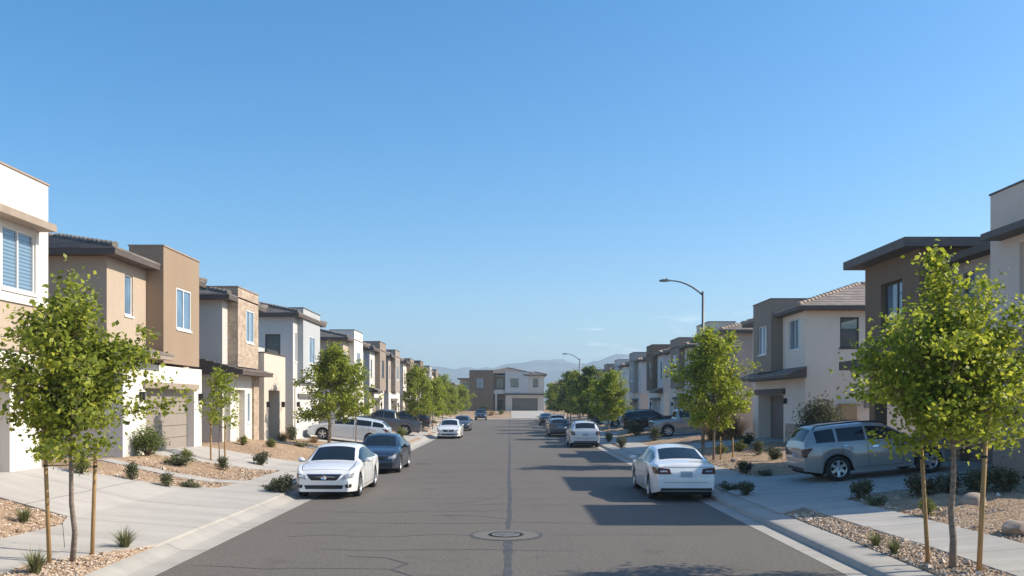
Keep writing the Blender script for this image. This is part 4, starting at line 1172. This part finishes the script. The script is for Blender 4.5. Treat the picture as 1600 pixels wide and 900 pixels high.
place_tree(T3, -7.3, 93.5, 'street tree on the left, third beyond the pickup driveway', s=.85, rz=4.0)
place_tree(T2, -7.3, 105, 'bright green tree on the left, fourth beyond the pickup driveway', s=.85, rz=.3)
place_tree(T2, -7.2, 128, 'last bright tree on the left before the house at the end', s=.95, rz=5.0)
place_tree(T2, 7.5, 64.9, 'round yellow green tree on the right kerb beyond the white crossover', s=1.0, rz=2.4, sz=.88)
place_tree(T4, 7.2, 78, 'dark green tree directly behind the yellow green tree on the right', s=1.1, rz=1.0)
place_tree(T3, 7.0, 87, 'tall mid green tree beside the far street lamp', s=1.1, rz=3.6, sz=1.12)
place_tree(T4, 7.1, 99, 'dark green tree on the right, just past the far street lamp', s=1.15, rz=5.2)
place_tree(T2, 6.9, 133, 'small bright tree at the far right end of the street', s=1.0, rz=.9)
place_tree(T4, 8.0, 117, 'dark green tree on the right, second past the far street lamp', s=1.05, rz=4.4)
place_tree(T2, -12.5, 158, 'yellowish tree left of the house at the end of the street', s=1.2, rz=2.9)

def stake(x, y, h, lean, label, tree_xy, ties=(1.6,), r=.032):
    s = empty('tree_stake', (x, y, zt(x, y))); tag(s, label, 'stake', 'wooden tree stakes')
    bm = bmesh.new(); top = Vector((lean[0], lean[1], h))
    tube(bm, [(0, 0, -.1), top*.5, top], [r*1.08, r, r*.95], 10)
    b = finish('post', bm, M['stake'], s, recalc=False)
    for t in ties:
        p = top*(t/h); q = Vector((tree_xy[0]-x, tree_xy[1]-y, t))
        bm = bmesh.new(); tube(bm, [p, p.lerp(q, .5)+Vector((0, 0, -.01)), q], .008, 5)
        lathe(bm, [(-.02, r+.003), (.02, r+.003)], axis='z', n=12, T=lambda a, b_, c_: (a+p.x, b_+p.y, c_+p.z))
        finish('rubber_tie', bm, M['tie'], s, recalc=False)
stake(-7.3, 13.55, 2.2, (-.09, 0, 0), 'left and thicker wooden stake of the left foreground tree', (-7.05, 13.75), (1.55,))
stake(-7.02, 14.35, 1.75, (.06, 0, 0), 'right wooden stake of the left foreground tree', (-7.05, 13.75), (1.5,))
stake(6.75, 13.75, 1.95, (-.07, .1), 'left wooden stake of the right foreground tree', (6.9, 13.3), (1.7,))
stake(7.12, 12.95, 2.45, (.16, .05), 'right and taller wooden stake of the right foreground tree', (6.9, 13.3), (1.75,), .036)
stake(-10.5, 30.0, 1.6, (0, 0), 'left stake of the slim small tree on the left', (-10.3, 30.3), (1.3,), .028)
stake(-10.05, 30.15, 1.5, (.0, 0), 'right stake of the slim small tree on the left', (-10.3, 30.3), (1.3,), .028)
stake(8.95, 36.2, 1.0, (0, 0), 'short stake right of the tree by the street lamp', (8.75, 36.6), (.8,), .03)
stake(9.5, 36.3, .9, (0, 0), 'short lone stake in the gravel farther right of the tree by the street lamp', (9.45, 36.4), (), .03)
stake(-9.0, 42.8, 1.5, (.05, 0), 'stake of the leafy tree behind the left white sedan', (-9.15, 43.2), (1.2,), .03)

# shrub kinds (meshes are shared between copies)
def blob_shrub(seed, w, hgt, n, ls, mat, twigs=8, loose=.0):
    rs = np.random.RandomState(seed); bm = bmesh.new(); cl = []
    for k in range(twigs):
        a = rs.uniform(0, 6.28); e = rs.uniform(.45, 1.4)
        end = np.array([math.cos(a)*math.cos(e)*w*.5, math.sin(a)*math.cos(e)*w*.5, .1*hgt+math.sin(e)*hgt*.85])*rs.uniform(.75, 1.1)
        tube(bm, [(0, 0, -.02), end*.55+rs.normal(size=3)*.03*w, end], [.012*(1+w), .008*(1+w), .003], 5, cap=False)
        for q in (.55, .75, .9, 1.0): cl.append(end*q + rs.normal(size=3)*.06*w)
    cl = np.array(cl); idx = rs.randint(0, len(cl), n)
    cen = cl[idx] + rs.normal(size=(n, 3))*np.array([w, w, hgt])*(.10+loose)
    cen[:, 2] = np.abs(cen[:, 2])
    tm = bpy.data.meshes.new('stems'); bm.to_mesh(tm); bm.free(); tm.materials.append(M['twig'])
    return tm, leaves_mesh('foliage', cen, ls, rs, mat, up=.4)
def grass_clump(seed, r, hgt, n, mat):
    rs = np.random.RandomState(seed); bm = bmesh.new()
    for k in range(n):
        a = rs.uniform(0, 6.28); o = rs.uniform(0, .3)*r; tilt = rs.uniform(.1, 1.0); L = hgt*rs.uniform(.6, 1.25)
        p = np.array([math.cos(a)*o, math.sin(a)*o, 0]); d = np.array([math.cos(a), math.sin(a), 0]); sd = np.array([-d[1], d[0], 0])
        prev = None
        for i in range(4):
            u = i/3; q = p + d*(tilt*L*u*(.35+.65*u)) + np.array([0, 0, L*u*(1-.35*tilt*u)]); w = .011*(1-u*.9)
            cur = (bm.verts.new(q+sd*w), bm.verts.new(q-sd*w))
            if prev: bm.faces.new((prev[0], prev[1], cur[1], cur[0]))
            prev = cur
    me = bpy.data.meshes.new('blades'); bm.to_mesh(me); bm.free(); me.materials.append(mat)
    return (me,)
KIND = {
    'round': blob_shrub(1, .55, .5, 1100, .05, M['shrub'], 12), 'dark': blob_shrub(2, .6, .62, 1300, .055, M['shrub_d'], 14), 'yellow': blob_shrub(3, .5, .42, 900, .05, M['shrub_y'], 10),
    'tall': blob_shrub(4, 1.45, 1.25, 2800, .075, M['leaf_d'], 16, .02), 'big_dark': blob_shrub(5, 1.9, 2.1, 9000, .11, M['shrub_d'], 34, .02), 'flat': blob_shrub(6, .75, .26, 900, .05, M['shrub'], 10),
    'grass': grass_clump(7, .22, .36, 170, M['grass']), 'dry': grass_clump(8, .75, .7, 420, M['dry']),
}
NAMES = {'round': ('shrub', 'shrub', 'small shrubs in the gravel beds'), 'dark': ('shrub', 'shrub', 'small shrubs in the gravel beds'), 'yellow': ('shrub', 'shrub', 'small shrubs in the gravel beds'),
         'tall': ('shrub', 'bush', 'larger bushes'), 'big_dark': ('shrub', 'bush', 'larger bushes'), 'flat': ('shrub', 'shrub', 'small shrubs in the gravel beds'),
         'grass': ('grass_clump', 'grass clump', 'grass clumps in the gravel beds'), 'dry': ('dry_grass', 'grass clump', 'grass clumps in the gravel beds')}
PX = lambda px, py: None
def gp(px, py):
    """ground point under a photo pixel"""
    for _ in range(1): pass
    lo, hi = 3.0, 200.0
    f = lambda Y: 630 + (2.75 - zt((px-796)/1333*Y, Y))*1333/Y - py
    Y = 4.0
    while Y < 150 and f(Y) > 0: Y += .05
    return (px-796)/1333*Y, Y
def plant(kind, px, py, label, s=1.0, xy=None):
    x, y = xy or gp(px, py); nm, cat, grp = NAMES[kind]
    m = KIND[kind]
    o = empty(nm, (x, y, zt(x, y)), (0, 0, random.uniform(0, 6.28))); o.scale = (s*random.uniform(.9, 1.1), s*random.uniform(.9, 1.1), s)
    tag(o, label, cat, grp)
    for k, me in enumerate(m): link(me.name.split('.')[0], me, None, o)
P = plant
P('grass', 38, 816, 'grass clump in the left gravel bed at the edge of the photo', .85)
P('grass', 195, 858, 'grass clump beside the right stake of the left foreground tree', 1.0)
P('grass', 55, 897, 'grass clump at the foot of the thick stake in the bottom left corner', 1.0)
P('round', 205, 751, 'round olive shrub at the near edge of the left path', .9)
P('yellow', 128, 742, 'yellow green shrub behind the stakes of the left foreground tree', 1.2)
P('tall', 232, 716, 'large loose bush with bare stems in front of the taupe garage', .8)
P('round', 262, 762, 'low grey green shrub at the left edge of the small path', .75)
P('flat', 298, 763, 'flat grey shrub next to the small path on the left', .8)
P('flat', 276, 728, 'spreading olive shrub left of the slim small tree', 1.3)
P('yellow', 292, 722, 'yellowish shrub just behind the spreading olive shrub', 1.0)
P('round', 348, 737, 'olive shrub at the foot of the slim small tree stakes', .9)
P('dark', 408, 728, 'upright dark shrub beside the second left driveway', 1.0)
P('dark', 440, 771, 'dark shrub in the shadow beside the left white sedan', 1.0)
P('flat', 424, 768, 'flat shrub in the little strip left of the white sedan', .8)
P('yellow', 380, 697, 'small yellow green shrub beyond the second left driveway', 1.0)
P('round', 370, 688, 'olive shrub by the stone porch column', 1.6)
P('yellow', 424, 701, 'yellow green shrub in the bed before the cream entry porch', 1.0)
P('round', 410, 684, 'upright olive shrub left of the cream entry door', 1.7)
P('flat', 470, 700, 'flat olive shrub in the bed left of the navy sedan', 1.2)
P('round', 455, 690, 'green shrub right of the cream entry door', 1.5)
P('dry', 442, 690, 'dry brown grass tuft in the bed before the fourth left house', .8)
P('dry', 490, 695, 'dry grass tuft under the leafy tree on the left', .7)
P('yellow', 640, 690, 'yellow shrub at the tail of the dark grey pickup', 1.6, (-7.9, 62.5))
P('dry', 0, 0, 'dry golden grass beside the driveway of the dark grey pickup', 1.3, (-8.4, 71.5))
P('dry', 0, 0, 'dry golden grass under the second tree past the left pickup', 1.3, (-8.7, 80.2))
P('dark', 0, 0, 'dark shrub under the large tree beyond the left pickup', 1.6, (-7.9, 72.6))
P('yellow', 0, 0, 'yellow green shrub under the third far tree on the left', 1.6, (-8.2, 92))
P('grass', 1368, 853, 'grass clump at the front corner of the right foreground bed', .75)
P('grass', 1397, 866, 'brighter grass clump left of the left stake in the right foreground bed', .8)
P('yellow', 1450, 806, 'yellow green shrub in the right gravel behind the left stake', .85)
P('dark', 1345, 780, 'dark round shrub below the silver SUV doors', .95)
P('dark', 1440, 778, 'dark shrub left of the right foreground tree trunk', 1.1)
P('dark', 1478, 776, 'dark shrub right of the right foreground tree trunk', 1.1)
P('dark', 1530, 772, 'dark shrub behind the right stake', 1.2)
P('dark', 1572, 770, 'dark shrub near the right edge of the photo', 1.2)
P('flat', 1366, 790, 'low shrub beside the pale boulder on the right', .8)
P('big_dark', 1262, 700, 'big dark bush against the off white house left of the silver SUV', .95, (14.0, 38.3))
P('dry', 0, 0, 'tall dry reddish grass left of the brown garage on the right', 2.2, (12.9, 49.2))
P('dry', 0, 0, 'second tall dry grass clump beside the right brown garage', 2.0, (12.0, 49.6))
P('dark', 0, 0, 'dark shrub in front of the brown garage on the right', 1.3, (11.8, 42.6))
P('round', 1185, 712, 'shrub in the sunlit gravel right of the short stakes', 1.2)
P('dark', 1165, 741, 'dark shrub in the shaded gravel beyond the right sidewalk', .9)
P('dark', 1210, 722, 'dark shrub behind the tail of the silver SUV', 1.1)
P('flat', 1196, 745, 'flat dark shrub by the corner of the right sidewalk', .8)
P('yellow', 1112, 700, 'bright yellow green shrub just right of the tree by the street lamp', 1.2, (9.6, 38.8))
P('yellow', 1138, 700, 'second bright yellow green shrub right of the tree by the street lamp', 1.25, (10.6, 39.4))
P('dark', 1128, 765, 'dark ground shrub in the strip right of the white sedan on the right', .8, (6.62, 23.8))
P('flat', 0, 0, 'flat dark shrub in the strip beside the rear door of the right white sedan', .9, (6.6, 25.3))
P('round', 0, 0, 'olive shrub at the nose side of the silver pickup', 1.6, (9.2, 54))
P('dark', 0, 0, 'dark bushy shrub between the silver pickup and black SUV', 1.9, (9.3, 62.6))
P('round', 0, 0, 'olive bush in front of the black SUV', 1.9, (9.4, 65.6))
P('dark', 0, 0, 'small dark shrub in the kerb strip behind the white crossover', 1.2, (6.55, 50))
P('round', 0, 0, 'small olive shrub in the kerb strip beside the white crossover', 1.2, (6.55, 56.5))
P('dry', 0, 0, 'dry grass in front of the house at the end of the street', 1.5, (-3.2, 152))
P('yellow', 0, 0, 'yellowish shrub in front of the house at the end of the street', 2.0, (-1.5, 153))
P('dark', 0, 0, 'dark shrub at the left foot of the house at the end of the street', 2.4, (-4.6, 157))

# boulders
def boulder(px, py, s, label, seed, xy=None):
    x, y = xy or gp(px, py); rs = np.random.RandomState(seed); bm = bmesh.new()
    bmesh.ops.create_icosphere(bm, subdivisions=3, radius=1)
    k = rs.normal(size=(7, 3)); k /= np.linalg.norm(k, axis=1)[:, None]; kh = rs.uniform(.68, .92, 7)
    for v in bm.verts:
        c = np.array(v.co); 
        for n, hh in zip(k, kh):
            d = c @ n
            if d > hh: c = c - n*(d-hh)
        c *= 1 + .05*math.sin(5*c[0]+3*c[1])*math.cos(4*c[2]+seed)
        v.co = Vector((c[0]*s[0], c[1]*s[1], c[2]*s[2]+s[2]*.35))
    o = finish('boulder', bm, M['rock'], smooth=True, angle=28); o.location = (x, y, zt(x, y)); o.rotation_euler.z = rs.uniform(0, 6)
    tag(o, label, 'rock', 'landscape boulders')
boulder(1520, 790, (.34, .28, .22), 'large tan boulder behind the right foreground tree trunk', 3)
boulder(1592, 835, (.32, .28, .22), 'tan boulder cut off by the right edge of the photo', 5)
boulder(1398, 783, (.16, .13, .10), 'small pale boulder in front of the dark shrubs on the right', 8)
boulder(152, 741, (.12, .1, .08), 'small grey stone near the left path behind the tree stakes', 9)
boulder(0, 0, (.5, .4, .35), 'pale boulder beside the far left tree past the pickup', 12, (-7.3, 75))
boulder(0, 0, (.45, .4, .3), 'second pale boulder in the far left gravel bed', 13, (-8.1, 90))
boulder(1150, 722, (.25, .2, .12), 'flat pale stone in the sunlit gravel by the short stakes', 14)

# loose gravel in the near beds (nobody could count it)
def gravel():
    rs = np.random.RandomState(5); pts = []
    for (x0, x1, y0, y1, n, smin, smax) in ((-7.5, -6.45, 9.5, 15.8, 4200, .014, .036), (-11.8, -8.9, 12, 18.2, 4200, .016, .04), (-11.8, -8.1, 22, 31, 4200, .02, .045),
                                (6.4, 7.45, 9, 20, 5200, .014, .036), (8.8, 13.5, 11.5, 22, 7500, .016, .042), (8.2, 12.5, 28, 42, 3000, .025, .05)):
        k = 0
        while k < n:
            x, y = rs.uniform(x0, x1), rs.uniform(y0, y1); k += 1
            if is_gravel(x, y, .0): pts.append((x, y, rs.uniform(smin, smax)*(rs.uniform(1.6, 2.6) if rs.rand() < .025 else 1)))
    P_ = np.array(pts); n = len(P_)
    octv = np.array([(1, 0, 0), (0, 1, 0), (-1, 0, 0), (0, -1, 0), (0, 0, 1), (0, 0, -1)], float)
    octf = np.array([(0, 1, 4), (1, 2, 4), (2, 3, 4), (3, 0, 4), (1, 0, 5), (2, 1, 5), (3, 2, 5), (0, 3, 5)])
    z = np.array([zt(x, y) for x, y, _ in P_])
    ang = rs.uniform(0, 6.28, n)
    V = np.repeat(octv[None], n, 0)*rs.uniform(.6, 1.35, (n, 6, 1))
    V = V + rs.normal(size=(n, 6, 3))*.15
    V *= P_[:, 2][:, None, None]; V[:, :, 2] *= .65
    ca, sa = np.cos(ang)[:, None], np.sin(ang)[:, None]
    X = V[:, :, 0]*ca - V[:, :, 1]*sa; Y = V[:, :, 0]*sa + V[:, :, 1]*ca
    V[:, :, 0] = X + P_[:, 0][:, None]; V[:, :, 1] = Y + P_[:, 1][:, None]; V[:, :, 2] += (z + P_[:, 2]*.25)[:, None]
    F = (octf[None] + (np.arange(n)*6)[:, None, None]).reshape(-1, 3)
    me = bpy.data.meshes.new('gravel'); me.from_pydata(V.reshape(-1, 3).tolist(), [], F.tolist()); me.update()
    o = link('gravel', me, M['pebble']); tag(o, 'loose tan gravel covering the planting beds', 'gravel', kind='stuff')
gravel()

# ------------------------------------------------------------------ street lamps
def lamp(x, y, h, reach, label):
    o = empty('street_lamp', (x, y, zt(x, y))); tag(o, label, 'street lamp', 'curved street lamps on the right')
    bm = bmesh.new(); tube(bm, [(0, 0, -.1), (0, 0, h*.5), (0, 0, h)], [.085, .07, .055], 12)
    lathe(bm, [(0, .16), (.06, .16), (.08, .11), (.5, .10)], axis='z', n=16); lathe(bm, [(h, .06), (h+.06, .055), (h+.08, .001)], axis='z', n=12)
    finish('pole', bm, M['pole'], o, recalc=False)
    bm = bmesh.new(); pts = []
    for k in range(10):
        t = k/9; pts.append((-reach*(1-(1-t)**1.5)*.80 if False else -reach*.78*t, 0, h-.12 + .68*(1-(1-t)**2.1)))
    tube(bm, pts, [lerp(.045, .028, k/9) for k in range(10)], 8)
    finish('arm', bm, M['pole'], o, recalc=False)
    bm = bmesh.new(); e = pts[-1]
    ring = []
    for (dx, w, zz0, zz1) in ((.05, .05, -.035, .035), (-.1, .10, -.04, .055), (-.32, .13, -.04, .05), (-.46, .09, -.03, .025)):
        ring.append([bm.verts.new((e[0]+dx, sy*w, e[2]+zz)) for sy, zz in ((-1, zz0), (1, zz0), (1, zz1), (-1, zz1))])
    for i in range(3):
        for k in range(4): bm.faces.new((ring[i][k], ring[i][(k+1) % 4], ring[i+1][(k+1) % 4], ring[i+1][k]))
    bm.faces.new(ring[0]); bm.faces.new(ring[-1][::-1])
    hd = finish('lamp_head', bm, M['pole'], o)
    bm = bmesh.new(); box(bm, e[0]-.40, e[0]-.12, -.08, .08, e[2]-.055, e[2]-.042); finish('lens', bm, M['lens'], hd)
    bm = bmesh.new(); lathe(bm, [(0, .03), (.07, .03), (.08, .001)], axis='z', n=10, T=lambda a, b, c_: (a+e[0]-.12, b, c_+e[2]+.05)); finish('photocell', bm, M['pole'], hd)
lamp(8.98, 39.6, 7.55, 2.0, 'tall grey street lamp with curved arm behind the right tree, nearer of the two')
lamp(7.3, 88.5, 7.1, 1.75, 'far street lamp with curved arm rising among the right trees')

# ------------------------------------------------------------------ mountains
def mountains():
    rs = np.random.RandomState(9); bm = bmesh.new()
    from mathutils import noise as mn
    nx, ny = 260, 26; g = []
    for i in range(nx+1):
        x = lerp(-3400, 3400, i/nx); col = []
        for k in range(ny+1):
            y = lerp(2300, 3500, k/ny); t = k/ny
            prof = math.sin(math.pi*min(1, t*1.05))**.8
            ridge = 122 + 34*mn.noise(Vector((x/620+3.1, 1.7, 0))) + 34*sstep(-150, 330, x) + 24*mn.noise(Vector((x/190, 5.2, 0))) + 13*mn.noise(Vector((x/64, 9.2, 0))) + 5*mn.noise(Vector((x/22, 3.2, 0)))
            fb = mn.fractal(Vector((x/180, y/180, .3)), 1, 2, 6)
            z = prof*(ridge + 34*fb*(.4+.6*t)) - 3
            col.append(bm.verts.new((x, y, z)))
        g.append(col)
    for i in range(nx):
        for k in range(ny):
            f = bm.faces.new((g[i][k], g[i+1][k], g[i+1][k+1], g[i][k+1])); f.smooth = True
    t = NT('mountain_rock'); t.set(Roughness=1, Specular_IOR_Level=0)
    t.base(t.ramp(t.noise(.012, 6, .6), [(.38, (.08, .09, .10)), (.62, (.20, .195, .19))]))
    tag(finish('mountains', bm, t.m), kind='structure')
mountains()

# haze: the thin desert air that fades the mountains
bm = bmesh.new(); box(bm, -4200, 4200, -400, 4200, -4, 225)
t = NT('haze_air'); t.n.remove(t.b)
pv = t.add('ShaderNodeVolumePrincipled'); pv.inputs['Density'].default_value = .00044; pv.inputs['Color'].default_value = (.68, .87, 1.0, 1); pv.inputs['Anisotropy'].default_value = 0.1
t.l(pv.outputs[0], t.out.inputs['Volume'])
hz = finish('haze', bm, t.m); tag(hz, kind='stuff')
HAZE = hz

# ------------------------------------------------------------------ light, sky, camera
EL, AZ, SAT = R(37), R(87), 1.42
w = bpy.data.worlds.new('World'); SC.world = w; w.use_nodes = True
nt = w.node_tree; bg = nt.nodes['Background']
sky = nt.nodes.new('ShaderNodeTexSky'); sky.sky_type = 'NISHITA'; sky.sun_disc = False
sky.sun_elevation = EL; sky.sun_rotation = AZ; sky.altitude = 700; sky.air_density = 1.0; sky.dust_density = 2.0; sky.ozone_density = 3.0
# a few thin clouds low over the mountains
tc = nt.nodes.new('ShaderNodeTexCoord'); mp = nt.nodes.new('ShaderNodeMapping'); mp.inputs['Scale'].default_value = (7, 7, 60)
nz = nt.nodes.new('ShaderNodeTexNoise'); nz.inputs['Scale'].default_value = 1.6; nz.inputs['Detail'].default_value = 6
rp = nt.nodes.new('ShaderNodeValToRGB'); rp.color_ramp.elements[0].position = .54; rp.color_ramp.elements[1].position = .68
sp = nt.nodes.new('ShaderNodeSeparateXYZ'); el = nt.nodes.new('ShaderNodeValToRGB')
e = el.color_ramp.elements; e[0].position = .05; e[0].color = (0, 0, 0, 1); e[1].position = .065; e[1].color = (.5, .5, .5, 1)
for p_, v in ((.085, .5), (.105, 0)):
    q = e.new(p_); q.color = (v, v, v, 1)
ml = nt.nodes.new('ShaderNodeMath'); ml.operation = 'MULTIPLY'
mx = nt.nodes.new('ShaderNodeMix'); mx.data_type = 'RGBA'; mx.inputs[7].default_value = (11, 11.2, 11.5, 1)
L = nt.links.new
L(tc.outputs['Generated'], mp.inputs[0]); L(mp.outputs[0], nz.inputs['Vector']); L(nz.outputs['Fac'], rp.inputs['Fac'])
L(tc.outputs['Generated'], sp.inputs[0]); L(sp.outputs[2], el.inputs['Fac']); L(rp.outputs[0], ml.inputs[0]); L(el.outputs[0], ml.inputs[1])
xr = nt.nodes.new('ShaderNodeMapRange'); xr.inputs[1].default_value = .02; xr.inputs[2].default_value = .10; m2 = nt.nodes.new('ShaderNodeMath'); m2.operation = 'MULTIPLY'
L(sp.outputs[0], xr.inputs[0]); L(xr.outputs[0], m2.inputs[0]); L(ml.outputs[0], m2.inputs[1]); L(m2.outputs[0], mx.inputs[0]); hs = nt.nodes.new('ShaderNodeHueSaturation'); hs.inputs['Saturation'].default_value = SAT; hs.inputs['Hue'].default_value = .495; L(sky.outputs[0], hs.inputs['Color']); L(hs.outputs[0], mx.inputs[6]); L(mx.outputs[2], bg.inputs['Color'])
bg.inputs['Strength'].default_value = .15

sun = bpy.data.lights.new('sun', 'SUN'); sun.energy = 5.0; sun.angle = R(.53); sun.color = (1, .905, .75)
so = bpy.data.objects.new('sun', sun); C.objects.link(so)
d = Vector((math.cos(EL)*math.sin(AZ), math.cos(EL)*math.cos(AZ), math.sin(EL)))
so.rotation_euler = d.to_track_quat('Z', 'Y').to_euler(); so.location = (40, 0, 40)

cam = bpy.data.cameras.new('camera'); co = bpy.data.objects.new('camera', cam); C.objects.link(co)
co.location = (0, 0, 2.75); co.rotation_euler = (R(90), 0, 0)
cam.sensor_width = 36; cam.lens = 30; cam.shift_x = .0025; cam.shift_y = .1125; cam.clip_start = .1; cam.clip_end = 20000
SC.camera = co
for o in SC.objects:
    if len(str(o.get('label', '')).split()) > 16: print('LONG', o['label'])
SC.view_settings.view_transform = 'Standard'; SC.view_settings.look = 'None'; SC.view_settings.exposure = .47; SC.view_settings.gamma = 1
SC.cycles.use_denoising = True
SC.cycles.max_bounces = 6; SC.cycles.transparent_max_bounces = 8; SC.cycles.volume_bounces = 0
